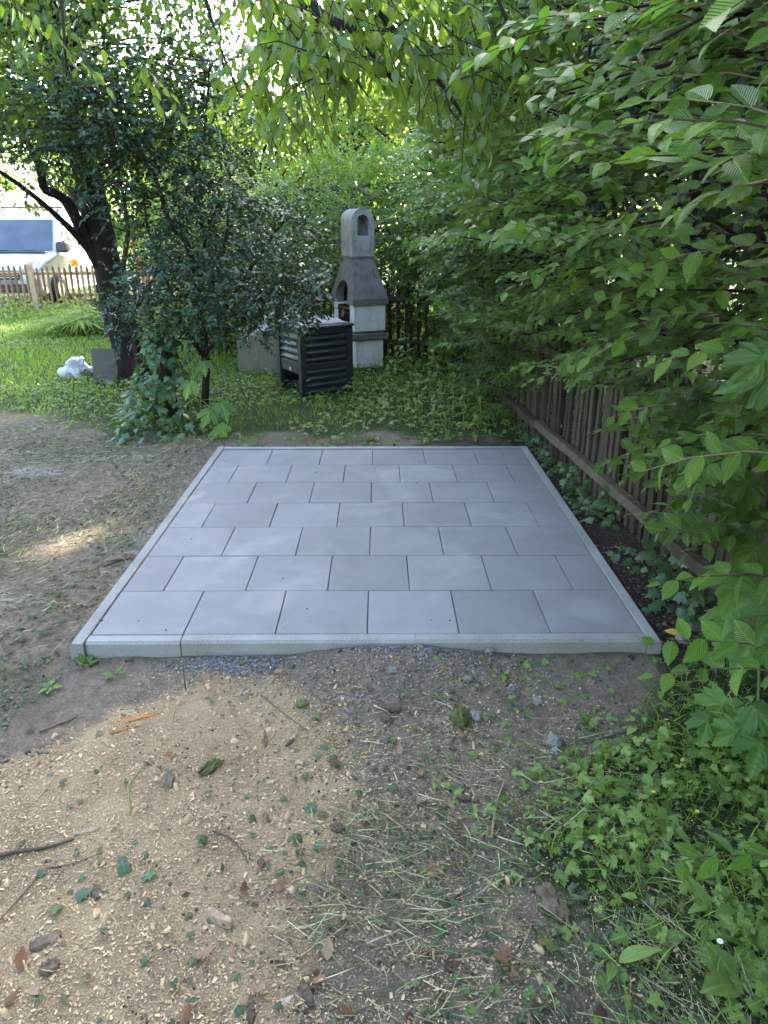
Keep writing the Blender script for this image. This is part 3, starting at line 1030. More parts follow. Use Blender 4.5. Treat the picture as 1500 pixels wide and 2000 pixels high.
# ------------------------------------------------------------------ compost bin
def plastic(name, col, rough=0.45, var=0.4):
    m, nt, b = node_mat(name)
    n = noise(nt, 9, 5, 0.6, coords(nt))
    c = ramp(nt, n, [(0.3, tuple(v * (1 - var) for v in col)), (0.7, tuple(v * (1 + var) for v in col))])
    lk(nt, c, b.inputs['Base Color'])
    lk(nt, ramp(nt, n, [(0.3, (rough - 0.1,) * 3), (0.7, (rough + 0.12,) * 3)]), b.inputs['Roughness'])
    bump(nt, b, noise(nt, 300, 2, 0.5, coords(nt)), 0.12, 0.002)
    return m


M['black_plastic'] = plastic('black_plastic', (0.022, 0.024, 0.030), 0.42)
M['lid_plastic'] = plastic('lid_plastic', (0.06, 0.064, 0.075), 0.3)
M['dark_soil'] = tint_mat('compost_soil', [(0.0, (0.01, 0.008, 0.006)), (1.0, (0.04, 0.03, 0.022))], 0.95, 40, 0.4)
CB = thing('compost_bin', 'black ribbed plastic compost bin with an open hatch at its base', 'compost bin', (-0.82, 7.60, -0.04), R(31))
CW, CH = 0.56, 0.72
# local: front-right face y=0 (x 0..CW), left face x=0 (y 0..CW); corner at origin
for (x, y) in ((0, 0), (CW, 0), (0, CW), (CW, CW)):
    MB().box((x - 0.035, y - 0.035, 0), (x + 0.035, y + 0.035, CH), None, 0.012).build('corner_post', M['black_plastic'], CB, local=True)


def ribbed(name, y_or_x, face, z0, z1, ribs, slots=True):
    zs = np.linspace(z0, z1, ribs * 10 + 1)
    ph = (zs - z0) / (z1 - z0) * ribs
    dep = 0.016 * np.clip(np.sin(ph * 2 * math.pi - 0.6) * 1.5, -0.6, 1.0)
    us = np.array([0.037, 0.052, CW - 0.052, CW - 0.037])
    V, F = [], []
    for z, d in zip(zs, dep):
        for k, u in enumerate(us):
            dd = 0.0 if k in (0, 3) else d
            off = -0.012 - dd if face in ('front', 'left') else CW + 0.012 + dd
            V.append((u, off, z) if face in ('front', 'back') else (off, u, z))
    for i in range(len(zs) - 1):
        for k in range(3):
            F.append((i * 4 + k, i * 4 + k + 1, (i + 1) * 4 + k + 1, (i + 1) * 4 + k))
    m = MB()
    m.poly(V, F)
    o = m.build(name, M['black_plastic'], CB, smooth=True, local=True)
    lo_, hi_ = (0.037, -0.022, z1 + 0.001), (CW - 0.037, 0.0, z1 + 0.045)
    if slots:
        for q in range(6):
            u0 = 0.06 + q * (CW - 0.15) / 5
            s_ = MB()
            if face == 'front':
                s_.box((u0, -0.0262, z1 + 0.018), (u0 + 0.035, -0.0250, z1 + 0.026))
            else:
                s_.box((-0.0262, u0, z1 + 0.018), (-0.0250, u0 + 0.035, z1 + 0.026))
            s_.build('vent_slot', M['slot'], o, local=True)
    return o


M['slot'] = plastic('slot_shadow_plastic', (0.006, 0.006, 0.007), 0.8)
for face in ('front', 'left', 'back', 'right'):
    ribbed('ribbed_panel', 0, face, 0.36, 0.655, 4, face in ('front', 'left'))
    if face != 'left':
        ribbed('ribbed_panel', 0, face, 0.015, 0.305, 4, face == 'front')
for z in (0.306, 0.656):
    MB().box((0.037, -0.024, z), (CW - 0.037, 0.0, z + 0.052), None, 0.003).build('band', M['black_plastic'], CB, local=True)
    MB().box((-0.024, 0.037, z), (0.0, CW - 0.037, z + 0.052), None, 0.003).build('band', M['black_plastic'], CB, local=True)
hat = MB()
hat.box((-0.02, 0.04, 0.235), (-0.004, CW - 0.04, 0.303), None, 0.003)
hat.build('hatch_frame', M['black_plastic'], CB, local=True)
MB().box((-0.024, 0.26, 0.25), (-0.021, 0.295, 0.285)).build('latch', M['grill_white'], CB, local=True)
MB().box((0.05, 0.05, 0.0), (CW - 0.05, CW - 0.05, 0.10), None, 0.04).build('compost', M['dark_soil'], CB, local=True)
lid = MB()
lid.box((-0.05, -0.05, CH - 0.004), (CW + 0.05, CW + 0.05, CH + 0.03), None, 0.012)
lid.build('lid', M['lid_plastic'], CB, local=True)

# crumpled pale sheet lying on the lid
M['sheet'] = tint_mat('pale_sheet', [(0.0, (0.12, 0.122, 0.13)), (0.6, (0.24, 0.243, 0.26)), (1.0, (0.40, 0.37, 0.36))], 0.5, 10, 0.3, 0.2)
m = MB()
us = np.linspace(0, 1, 22)
A, B_ = np.meshgrid(us, us)
Zs = CH + 0.034 + 0.035 * np.abs(fbm(A * 4 + 3, B_ * 4, 3) - 0.42) * 2.2 * (0.3 + B_)
V = np.stack([-0.02 + A * (CW + 0.03), 0.0 + B_ * (CW - 0.01), Zs], -1).reshape(-1, 3)
ii = np.arange(22 * 22).reshape(22, 22)
q = np.stack([ii[:-1, :-1], ii[:-1, 1:], ii[1:, 1:], ii[1:, :-1]], -1).reshape(-1, 4)
m.add(V, q.ravel(), np.full(len(q), 4))
o = m.build('plastic_sheet', M['sheet'], smooth=True)
o.matrix_world = Matrix.LocRotScale(CB.location, CB.rotation_euler, None)
tag(o, 'crumpled pale sheet spread over the lid of the compost bin', 'sheet')

# tan ribbed box left of the compost bin: mesh sides and a pale concrete lid
M['tan_rib'] = wood('tan_ribbed_mat', (0.10, 0.088, 0.065), (0.17, 0.15, 0.112), (0.23, 0.21, 0.165))
rb = thing('ribbed_container', 'tan ribbed low container half hidden left of the black compost bin', 'container', (-1.44, 9.0, -0.04), R(-12))
m = MB()
zs = np.linspace(0, 0.46, 70)
V, F = [], []
for i, z in enumerate(zs):
    d = 0.006 * (i % 2)
    V += [(-0.36, -d, z), (0.26, -d, z)]
for i in range(len(zs) - 1):
    F.append((2 * i, 2 * i + 1, 2 * i + 3, 2 * i + 2))
m.poly(V, F)
m.build('ribbed_front', M['tan_rib'], rb, local=True)
MB().box((-0.37, 0.003, 0), (0.27, 0.42, 0.455), None, 0.01).build('body', M['tan_rib'], rb, local=True)
o = MB().box((-0.28, -0.22, -0.02), (0.28, 0.22, 0.02), None, 0.008).build('concrete_plate', M['grill_pale'])
o.location = (-1.25, 9.2, 0.58)
o.rotation_euler = (R(28), R(-6), R(-20))
tag(o, 'pale concrete plate resting tilted on the ribbed container', 'concrete plate')

# leaning slab, bag and stones by the tree
M['dark_slab'] = concrete('dark_slab_concrete', (0.085, 0.08, 0.068), (0.13, 0.122, 0.105), (0.18, 0.172, 0.15), 120, 0.9, 0.2, 0.6)
p = on(218, 745, -0.02)
o = MB().box((-0.20, -0.02, 0), (0.20, 0.02, 0.40), None, 0.006).build('paving_slab', M['dark_slab'])
o.location = (p[0], p[1], -0.04)
o.rotation_euler = (R(-15), R(4), R(20))
tag(o, 'single square concrete slab leaning upright against the tree trunk', 'slab')

M['bag'] = tint_mat('thin_plastic_bag', [(0.0, (0.35, 0.37, 0.40)), (0.5, (0.66, 0.68, 0.71)), (1.0, (0.82, 0.83, 0.85))], 0.32, 9, 0.4, 0.4, 0.01, 0.5, trans=(0.6, 0.62, 0.66))
M['dirt_dark'] = tint_mat('bag_contents', [(0.0, (0.02, 0.02, 0.018)), (1.0, (0.09, 0.085, 0.07))], 0.8, 20, 0.4)


def lump(rx, ry, rz, seed, rough=0.25, sub=3, flat=0.0, freq=2.2):
    import bmesh
    bm = bmesh.new()
    bmesh.ops.create_icosphere(bm, subdivisions=sub, radius=1.0)
    V = np.array([v.co[:] for v in bm.verts])
    F = [tuple(v.index for v in f.verts) for f in bm.faces]
    bm.free()
    n = fbm(V[:, 0] * freq + seed * 3.7 + V[:, 2] * 1.3, V[:, 1] * freq + seed * 1.9 - V[:, 2] * 1.1, 3) - 0.5
    V = V * (1 + rough * 2 * n)[:, None]
    V = V * np.array([rx, ry, rz])
    if flat:
        V[:, 2] = np.maximum(V[:, 2], -rz * flat)
    return V, F


p = on(155, 735, -0.02)
BG = thing('plastic_bag', 'crumpled white plastic bag lying on the lawn beside the leaning slab', 'bag', (p[0], p[1], -0.05))
V, F = lump(0.20, 0.15, 0.12, 4, 0.5, 4, 0.55, 3.2)
V[:, 2] += 0.08 + 0.05 * np.exp(-((V[:, 0] + 0.0) / 0.05) ** 2)
m = MB()
m.poly(V + np.array([-0.03, 0, 0.0]), F, None, fbm(V[:, 0] * 14, V[:, 1] * 14 + V[:, 2] * 9, 2))
m.build('bag_body', M['bag'], BG, smooth=True, local=True)
m = MB()
for s_, a in ((0.02, 0.5), (0.045, -0.4), (0.0, 1.6)):
    P = smooth_path([(s_, 0, 0.15), (s_ + 0.03, 0.01 * a, 0.22), (s_ + 0.02 + 0.03 * a, 0.0, 0.265)], 7)
    m.tube(P, [0.03, 0.025, 0.018, 0.022, 0.028, 0.026, 0.014], 8, 0.5, 0.8)
m.build('knot', M['bag'], BG, smooth=True, local=True)
V, F = lump(0.13, 0.11, 0.08, 9, 0.35, 3, 0.6)
m = MB()
m.poly(V + np.array([0.11, -0.03, 0.05]), F)
m.build('dark_contents', M['dirt_dark'], BG, smooth=True, local=True)

# ------------------------------------------------------------------ the white van
def paint(name, col, rough=0.25, coat=0.6):
    m, nt, b = node_mat(name)
    n = noise(nt, 3, 3, 0.5, coords(nt))
    lk(nt, ramp(nt, n, [(0.2, tuple(v * 0.93 for v in col)), (0.8, col)]), b.inputs['Base Color'])
    b.inputs['Roughness'].default_value = rough
    b.inputs['Coat Weight'].default_value = coat
    b.inputs['Coat Roughness'].default_value = 0.06
    return m


M['van_white'] = paint('van_paint', (0.50, 0.52, 0.55))
M['van_black'] = plastic('bumper_plastic', (0.03, 0.03, 0.032), 0.5)
M['glass'], nt, b = node_mat('tinted_glass')
lk(nt, ramp(nt, noise(nt, 2.5, 3, 0.5, coords(nt)), [(0.3, (0.02, 0.03, 0.045)), (0.8, (0.05, 0.07, 0.095))]), b.inputs['Base Color'])
b.inputs['Roughness'].default_value = 0.04
b.inputs['Specular IOR Level'].default_value = 0.9
M['lamp_glass'] = paint('lamp_glass', (0.45, 0.47, 0.5), 0.12)
M['amber'] = paint('amber_lens', (0.62, 0.16, 0.03), 0.2)
M['rubber'] = plastic('tyre_rubber', (0.02, 0.02, 0.02), 0.8)
M['alloy'] = paint('alloy_rim', (0.5, 0.51, 0.53), 0.3)
M['red_paint'] = paint('red_paint', (0.5, 0.03, 0.03), 0.3)

VAN = thing('van', 'white van with black roof rails parked behind the light picket fence', 'van', (-8.75, 17.3, 0))
# side profile (y back from nose, z); half width 0.92 at sill narrowing to the roof
prof = [(0.10, 0.28), (0.0, 0.42), (-0.02, 0.62), (0.04, 0.84), (0.16, 0.98), (0.55, 1.10), (0.92, 1.17), (1.62, 1.98), (1.85, 2.08), (3.2, 2.14), (4.35, 2.08), (4.55, 1.90), (4.66, 1.10), (4.68, 0.42), (4.60, 0.28)]


def halfw(y, z):
    k = 0.95 - 0.14 * sstep(1.05, 2.1, z)
    nose = 0.86 + 0.14 * sstep(-0.05, 0.55, y)
    return k * nose


m = MB()
n = len(prof)
V, F = [], []
cols = [-1, -0.93, -0.6, 0, 0.6, 0.93, 1]
for c_ in cols:
    for y, z in prof:
        drop = 0.0 if abs(c_) < 0.94 else 0.035
        yy = y + (0.14 * abs(c_) ** 3 if y < 1.0 else 0)
        V.append((c_ * halfw(y, z), yy + (drop if y < 2 else -drop), z - (drop if z > 0.8 else 0)))
for k in range(len(cols) - 1):
    for i in range(n - 1):
        F.append((k * n + i, (k + 1) * n + i, (k + 1) * n + i + 1, k * n + i + 1))
for k in (0, len(cols) - 1):
    F.append(tuple(k * n + i for i in range(n)))
F.append(tuple(k * n for k in range(len(cols))) + tuple((k * n + n - 1) for k in reversed(range(len(cols)))))
m.poly(V, F)
m.build('body', M['van_white'], VAN, local=True)


def pl(name, pts, mat, off=0.008, par=None):
    """thin closed panel from an outline"""
    P = np.array(pts, float)
    nn = nz(np.cross(P[1] - P[0], P[2] - P[0]))
    k = len(P)
    m = MB()
    m.poly(np.vstack([P + nn * off, P - nn * 0.03]), [tuple(range(k)), tuple(range(k, 2 * k))[::-1]] + [(i, (i + 1) % k, k + (i + 1) % k, k + i) for i in range(k)])
    return m.build(name, mat, par or VAN, local=True)


def wsx(z):
    return 0.92 + (z - 1.17) / 0.81 * 0.70


m = MB()
V, F = [], []
for i, z in enumerate(np.linspace(1.21, 1.90, 5)):
    for c_ in np.linspace(-1, 1, 9):
        t = (z - 1.17) / 0.81
        cc_ = c_ * 0.88
        V.append((cc_ * halfw(1.0, z), (1 - t) * (0.92 + 0.14 * abs(cc_) ** 3) + t * 1.62 - 0.035 - 0.01 * (1 - c_ * c_), z + 0.012))
for i in range(4):
    for j in range(8):
        F.append((i * 9 + j, i * 9 + j + 1, i * 9 + j + 10, i * 9 + j + 9))
m.poly(V, F)
m.build('windscreen', M['glass'], VAN, True, True)
for x in (-0.35, 0.25):
    MB().tube([(x + 0.35, 1.02, 1.205), (x, 0.955, 1.215), (x - 0.30, 1.0, 1.24)], 0.012, 5).build('wiper', M['van_black'], VAN, local=True)
MB().box((-0.75, 0.80, 1.165), (0.75, 0.93, 1.195), None, 0.01).build('cowl', M['van_black'], VAN, local=True)
MB().box((-0.42, -0.045, 0.60), (0.42, 0.05, 0.80), None, 0.02).build('grille', M['van_black'], VAN, local=True)
for z in (0.65, 0.70, 0.75):
    MB().box((-0.40, -0.056, z - 0.008), (0.40, -0.046, z + 0.008)).build('grille_bar', M['alloy'], VAN, local=True)
MB().box((-0.62, -0.05, 0.34), (0.62, 0.05, 0.50), None, 0.02).build('lower_grille', M['van_black'], VAN, local=True)
MB().box((-0.26, -0.062, 0.49), (0.26, -0.05, 0.60), None, 0.004).build('number_plate', M['sheet'], VAN, local=True)
for s_ in (-1, 1):
    pl('headlight', [(s_ * 0.47, 0.055, 0.78), (s_ * 0.80, 0.16, 0.80), (s_ * 0.86, 0.40, 0.99), (s_ * 0.60, 0.17, 0.95)][::s_], M['lamp_glass'], 0.03)
    pl('fog_light', [(s_ * 0.62, 0.0, 0.50), (s_ * 0.80, 0.09, 0.50), (s_ * 0.80, 0.08, 0.60), (s_ * 0.62, 0.0, 0.60)][::s_], M['amber'], 0.03)
    mo = MB().box((s_ * 1.05 - 0.13, 1.02, 1.16), (s_ * 1.05 + 0.13, 1.20, 1.42), None, 0.05).build('mirror', M['van_black'], VAN, local=True)
    MB().tube([(s_ * 0.86, 1.18, 1.22), (s_ * 0.96, 1.12, 1.24)], 0.03, 6).build('mirror_arm', M['van_black'], mo, local=True)
    x = s_ * 0.885
    pl('side_window', [(s_ * 0.915, 1.30, 1.22), (s_ * 0.915, 2.35, 1.22), (s_ * 0.83, 2.35, 1.90), (s_ * 0.83, 1.82, 1.90)][::-s_], M['glass'], 0.02)
    pl('side_window', [(s_ * 0.915, 2.45, 1.22), (s_ * 0.915, 3.40, 1.22), (s_ * 0.83, 3.40, 1.90), (s_ * 0.83, 2.45, 1.90)][::-s_], M['glass'], 0.02)
    for yw in (0.92, 3.75):
        a = np.linspace(0, 2 * math.pi, 25)
        t = MB()
        V, F = [], []
        for (rr, xx) in ((0.20, 0.0), (0.31, 0.0), (0.33, 0.04), (0.33, 0.18), (0.31, 0.22), (0.20, 0.22)):
            V += [(s_ * (0.955 - xx), yw + rr * math.cos(q), 0.33 + rr * math.sin(q)) for q in a[:-1]]
        for k in range(5):
            for i in range(24):
                j = (i + 1) % 24
                F.append((k * 24 + i, k * 24 + j, (k + 1) * 24 + j, (k + 1) * 24 + i))
        t.poly(V, F)
        wh = t.build('wheel', M['rubber'], VAN, smooth=True, local=True)
        t = MB()
        V = [(s_ * 0.95, yw, 0.33)] + [(s_ * 0.945, yw + 0.2 * math.cos(q), 0.33 + 0.2 * math.sin(q)) for q in a[:-1]]
        t.poly(V, [(0, 1 + i, 1 + (i + 1) % 24) for i in range(24)])
        t.build('rim', M['alloy'], wh, local=True)
    MB().tube([(s_ * 0.70, 1.95, 2.10), (s_ * 0.70, 2.0, 2.16), (s_ * 0.70, 4.1, 2.17), (s_ * 0.70, 4.2, 2.10)], 0.022, 6).build('roof_rail', M['van_black'], VAN, local=True)
MB().box((-0.78, 2.1, 2.185), (0.78, 2.18, 2.225), None, 0.01).build('roof_bar', M['van_black'], VAN, local=True)

o = MB().box((-0.04, -0.01, 0), (0.04, 0.01, 1.8), None, 0.004).build('marker_board', M['red_paint'])
p = at(262, 470, 17.6)
o.location = (p[0] + 0.35, p[1], -0.05)
o.rotation_euler = (0, R(-16), R(10))

tag(o, 'narrow slanted red board glimpsed right of the van behind the shrub', 'board')

# ------------------------------------------------------------------ plants: helpers
UP = np.array([0, 0, 1.0])


class Leaves:
    def __init__(s):
        s.P, s.F, s.N, s.S, s.W, s.T = [], [], [], [], [], []

    def add(s, pos, fwd, nrm, size, wid=1.0, tint=0.5):
        pos = np.asarray(pos, float).reshape(-1, 3)
        n = len(pos)
        s.P.append(pos)
        s.F.append(np.broadcast_to(fwd, (n, 3)))
        s.N.append(np.broadcast_to(nrm, (n, 3)))
        for lst, v in ((s.S, size), (s.W, wid), (s.T, tint)):
            lst.append(np.broadcast_to(np.asarray(v, float), (n,)))

    def arrays(s):
        return [np.concatenate(a) for a in (s.P, s.F, s.N, s.S, s.W, s.T)]

    def finish(s, root, mat, lo_near, lo_far, hi, nobj, far_d=6.0, cell=15, minpx=9, name='leaf', mass='foliage'):
        P, F, N, Sz, W, T = s.arrays()
        px, py, d = project(P)
        vis = (d > 0.3) & (px > -30) & (px < 1530) & (py > -30) & (py < 2030)
        app = np.where(d > 0.3, Sz * FPX / np.maximum(d, 0.3), 0)
        pick = np.zeros(len(P), bool)
        if nobj:
            cand = np.where(vis & (app >= minpx))[0]
            cand = cand[np.argsort(d[cand])]
            seen, sel = set(), []
            for i in cand:
                k = (int(px[i] // cell), int(py[i] // cell))
                if k not in seen:
                    seen.add(k)
                    sel.append(i)
            sel = np.array(sel, int)
            sel = sel[np.argsort(-app[sel])][:nobj]
            pick[sel] = True
            meshes = []
            for tpl in hi:
                for tv in (0.25, 0.5, 0.8):
                    mb = MB()
                    mb.add(tpl[0], tpl[1], tpl[2], tpl[3], tv)
                    meshes.append((tv, mb.mesh(name, mat, True)))
            inv = Matrix.Translation(-Vector(root.location))
            for i in sel:
                f = nz(F[i])
                sd_ = nz(np.cross(f, N[i]))
                n_ = np.cross(sd_, f)
                c = [m_ for m_ in meshes if abs(m_[0] - T[i]) == min(abs(q[0] - T[i]) for q in meshes)]
                o = bpy.data.objects.new(name, random.choice(c)[1])
                COL.objects.link(o)
                o.parent = root
                o.matrix_parent_inverse = inv
                a, b_, e = sd_ * Sz[i] * W[i], f * Sz[i], n_ * Sz[i]
                o.matrix_basis = Matrix(((a[0], b_[0], e[0], P[i][0]), (a[1], b_[1], e[1], P[i][1]), (a[2], b_[2], e[2], P[i][2]), (0, 0, 0, 1)))
        rest = ~pick
        if rest.any():
            mb = MB()
            for sel, tpl in ((rest & (d < far_d), lo_near), (rest & (d >= far_d), lo_far)):
                if sel.any():
                    mb.inst(tpl, P[sel], F[sel], N[sel], Sz[sel], W[sel], T[sel])
            stuff(mb.build(mass, mat, root, True))


def sprays(LV, tw, base, dirs, L, K, leaf, droop=0.25, side=52, nbias=(0, 0, 1), njit=0.35, tint0=0.35, tipgain=0.3, tw_r=0.0022, wid=1.0):
    base, dirs = np.asarray(base, float), nz(dirs)
    n = len(base)
    L = np.broadcast_to(np.asarray(L, float), (n,))
    leaf = np.broadcast_to(np.asarray(leaf, float), (n,))
    t0 = np.broadcast_to(np.asarray(tint0, float), (n,))
    nb = nz(np.asarray(nbias, float) + rng.normal(0, 0.18, (n, 3)))
    for k in range(K):
        t = (k + 0.6) / K
        p = base + dirs * (t * L)[:, None] - UP * (droop * t * t * L)[:, None]
        tg = nz(dirs - UP * (2 * droop * t))
        sd_ = nz(np.cross(nb, tg))
        sg = 1 if k % 2 else -1
        a = np.radians(side * (1 - 0.55 * (k == K - 1)) + rng.normal(0, 14, n))[:, None]
        f = tg * np.cos(a) + sd_ * np.sin(a) * sg + rng.normal(0, 0.14, (n, 3)) - UP * 0.08
        nr = nb + rng.normal(0, njit, (n, 3))
        sc = leaf * (0.62 + 0.38 * math.sin(math.pi * min(1, t * 0.9 + 0.12))) * rng.uniform(0.75, 1.15, n)
        ti = np.clip(t0 + tipgain * t * t + rng.normal(0, 0.13, n), 0, 1)
        LV.add(p, f, nr, sc, wid * rng.uniform(0.88, 1.1, n), ti)
    if tw is not None:
        for i in range(n):
            q = [base[i] + dirs[i] * (t * L[i]) - UP * (droop * t * t * L[i]) for t in (0, 0.35, 0.7, 1.0)]
            tw.tube(q, [tw_r, tw_r * 0.85, tw_r * 0.65, tw_r * 0.35], 3, 0, random.random(), False)


def rand_dirs(n, zs=1.0):
    v = rng.normal(0, 1, (n, 3))
    v[:, 2] *= zs
    return nz(v)


def branch_tube(mb, pts, r0, r1, n=16, sides=8, rough=0.15):
    P = smooth_path(pts, n)
    mb.tube(P, np.linspace(r0, r1, n) * (1 + rng.normal(0, 0.04, n)), sides, rough)
    return P


# ------------------------------------------------------------------ hornbeam hedge behind the right fence
def hx(y, z):
    off = np.interp(z, [0, 0.45, 0.75, 1.05, 1.6, 2.3, 3.2, 4.6], [0.30, 0.08, -0.14, -0.42, -0.66, -0.70, -0.55, -0.1])
    return fx(y) + off + 0.55 * (fbm(y * 0.9 + 2, z * 1.1 + 7, 3) - 0.5) - 0.22 * sstep(3.2, 1.8, y) * sstep(1.3, 2.1, z)


HB = thing('hornbeam_hedge', 'tall hornbeam hedge with serrated leaves overhanging the old fence on the right', 'hedge', (fx(4) + 0.35, 4.0, 0))
LV, TW = Leaves(), MB()
BR = MB()
nB = 440
by = 0.9 + 9.3 * rng.random(nB) ** 1.3
zlo = np.interp(by, [0, 1.7, 2.3, 5.4, 6.6], [0.42, 0.52, 0.74, 0.70, 0.2])
bz = zlo + (np.interp(by, [0, 4.2, 6.5, 10], [4.7, 4.5, 3.0, 2.5]) - zlo) * rng.random(nB) ** 1.08
tip = np.stack([hx(by, bz) + rng.uniform(-0.20, 0.22, nB) - 0.30 * sstep(5.4, 6.6, by) * sstep(0.9, 0.3, bz), by + rng.normal(-0.08, 0.22, nB), bz + rng.normal(0, 0.08, nB)], 1)
root_ = tip + np.stack([rng.uniform(0.75, 1.15, nB), rng.normal(0.1, 0.28, nB), rng.normal(-0.05, 0.2, nB)], 1)
btint = rng.normal(0, 0.09, nB)
for i in range(nB):
    d_ = tip[i] - root_[i]
    lat = nz(np.cross(d_, UP))
    m_ = (root_[i] + tip[i]) / 2 + UP * 0.07
    BR.tube(smooth_path([root_[i], m_, tip[i]], 6), np.linspace(0.010, 0.003, 6), 4, 0.1, random.random(), False)
    k = 18
    t = 0.22 + 0.80 * rng.random(k) ** 0.8
    off = rng.uniform(-1, 1, k) * 0.33 * (1.15 - 0.6 * t)
    p = root_[i] + d_ * t[:, None] + lat * off[:, None] + UP * (0.28 * t * (1 - t) - 0.35 * off ** 2 + rng.normal(0, 0.022, k))[:, None]
    dr = nz(d_) * 0.75 + lat * (np.sign(off) * (0.25 + 0.9 * np.abs(off)))[:, None] + rng.normal(0, 0.18, (k, 3)) + UP * 0.16
    near = by[i] < 3.4
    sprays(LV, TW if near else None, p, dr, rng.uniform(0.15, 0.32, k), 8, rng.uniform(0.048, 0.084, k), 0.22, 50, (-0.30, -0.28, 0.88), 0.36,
           np.clip(0.30 + btint[i] + 0.34 * (t - 0.45) + 0.34 * sstep(1.2, 2.6, bz[i]) - 0.20 * sstep(5, 6.5, by[i]) * sstep(2.2, 1.2, bz[i]) - 0.20 * sstep(1.8, 0.9, bz[i]) + rng.choice([-0.08, 0, 0, 0.36], k), 0.0, 0.98), 0.28)  # young tips paler; light on top and shade low down painted as tint
stuff(BR.build('branches', M['shrub_bark'], HB, True))
# leafy depth of the hedge behind the outer sprays
nq = 15000
yq, zq = rng.uniform(0.9, 10.4, nq), 0.75 + 4.3 * rng.random(nq)
BK = Leaves()
zq = np.minimum(zq, np.interp(yq, [0, 4.2, 6.5, 10], [5, 4.6, 3.0, 2.6]))
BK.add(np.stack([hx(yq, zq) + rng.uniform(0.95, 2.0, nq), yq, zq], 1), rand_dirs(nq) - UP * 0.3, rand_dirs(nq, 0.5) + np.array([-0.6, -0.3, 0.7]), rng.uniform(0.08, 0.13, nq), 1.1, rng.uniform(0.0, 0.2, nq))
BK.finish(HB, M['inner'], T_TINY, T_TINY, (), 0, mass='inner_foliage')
# long arching shoots that stand out towards the patio
sh = [(1560, 700, 1.62, (-1, 0.5, 0.30)), (1540, 360, 1.9, (-1, 0.6, 0.1)), (1420, 600, 2.2, (-1, 0.5, -0.15)), (1500, 90, 1.7, (-1, 0.2, 0.5)), (1530, 160, 1.75, (-0.9, 0.3, 0.35)),
      (1390, 520, 2.5, (-1, 0.3, -0.05)), (1300, 640, 2.9, (-1, 0.2, 0.0)), (1570, 1330, 1.45, (-1, 0.35, 0.10)), (1560, 1290, 1.5, (-1, 0.3, 0.30)), (1560, 1120, 1.62, (-1, 0.4, 0.12)),
      (1560, 880, 1.55, (-1, 0.3, 0.15)), (1350, 450, 2.5, (-1, 0.1, 0.25)), (1560, 480, 1.8, (-1, 0.3, 0.2)), (1250, 300, 2.9, (-1, 0.0, 0.35)), (1480, 260, 2.0, (-1, 0.2, 0.4)),
      (1200, 180, 3.2, (-1, 0.0, 0.4)), (1590, 1700, 1.3, (-1, 0.2, 0.1)), (1330, 120, 2.4, (-0.8, 0.1, 0.7)), (1430, 30, 1.9, (-0.6, 0.1, 0.9))]
for px_, py_, Y_, dr in sh:
    b0 = at(px_, py_, Y_)
    bb = b0 + rng.normal(0, 0.015, (1, 3))
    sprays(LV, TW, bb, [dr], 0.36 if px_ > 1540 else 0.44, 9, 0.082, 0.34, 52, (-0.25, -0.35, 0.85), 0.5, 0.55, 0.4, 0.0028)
st = MB()
stems = []
for i in range(19):
    y = 1.3 + i * 0.47 + random.uniform(-0.1, 0.1)
    x = fx(y) + 0.38 + random.uniform(-0.08, 0.12)
    pts = [(x, y, -0.1), (x + random.uniform(-0.08, 0.08), y + random.uniform(-0.1, 0.1), 0.9), (x + random.uniform(-0.2, 0.15), y + random.uniform(-0.2, 0.2), 2.1), (x + random.uniform(-0.3, 0.2), y + random.uniform(-0.3, 0.3), 4.2)]
    m = MB()
    P = branch_tube(m, pts, 0.035, 0.010, 12, 6)
    m.build('stem', M['shrub_bark'], HB, True)
stuff(TW.build('twigs', M['twig'], HB, True))
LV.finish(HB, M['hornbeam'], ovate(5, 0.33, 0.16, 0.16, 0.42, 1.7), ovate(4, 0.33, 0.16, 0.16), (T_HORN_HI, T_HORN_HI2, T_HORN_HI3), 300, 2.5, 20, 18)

# ------------------------------------------------------------------ lighter hedge behind the grill
BH = thing('back_hedge', 'bright green leafy hedge behind the garden chimney grill', 'hedge', (-0.5, 11.0, 0))
LV, TW = Leaves(), MB()
ns = 4600
xs = rng.uniform(-2.9, 3.0, ns)
top = 2.25 + 0.9 * (fbm(xs * 0.9 + 50, xs * 0.3, 3) - 0.35)
zs = 0.15 + (top - 0.15) * rng.random(ns) ** 0.8
dep = np.minimum(rng.exponential(0.35, ns), 1.4)
ys = 10.35 + dep + 0.7 * (fbm(xs * 1.1, zs * 1.3 + 20, 3) - 0.5) - 0.25 * np.sin(np.clip(zs / 2.4, 0, 1) * math.pi)
dirs = np.stack([rng.normal(-0.1, 0.6, ns), rng.normal(-0.7, 0.25, ns), rng.normal(0.3, 0.3, ns) + 0.8 * sstep(1.8, 2.6, zs)], 1)
sprays(LV, None, np.stack([xs, ys, zs], 1), dirs, rng.uniform(0.3, 0.5, ns), 9, rng.uniform(0.06, 0.08, ns), 0.25, 52, (0, -0.4, 0.9), 0.35, np.clip(0.08 + 0.62 * sstep(0.9, 2.3, zs) - 0.3 * dep, 0.0, 1), 0.26)  # shade at the foot and inside, light at the top, painted as tint
nq = 7000
xq, zq = rng.uniform(-2.9, 3.4, nq), rng.uniform(0.1, 2.3, nq)
BK = Leaves()
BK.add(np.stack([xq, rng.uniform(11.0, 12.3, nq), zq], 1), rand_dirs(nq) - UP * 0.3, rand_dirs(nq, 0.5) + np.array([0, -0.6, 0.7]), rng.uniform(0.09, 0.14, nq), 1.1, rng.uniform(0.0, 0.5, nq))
BK.finish(BH, M['inner'], T_TINY, T_TINY, (), 0, mass='inner_foliage')
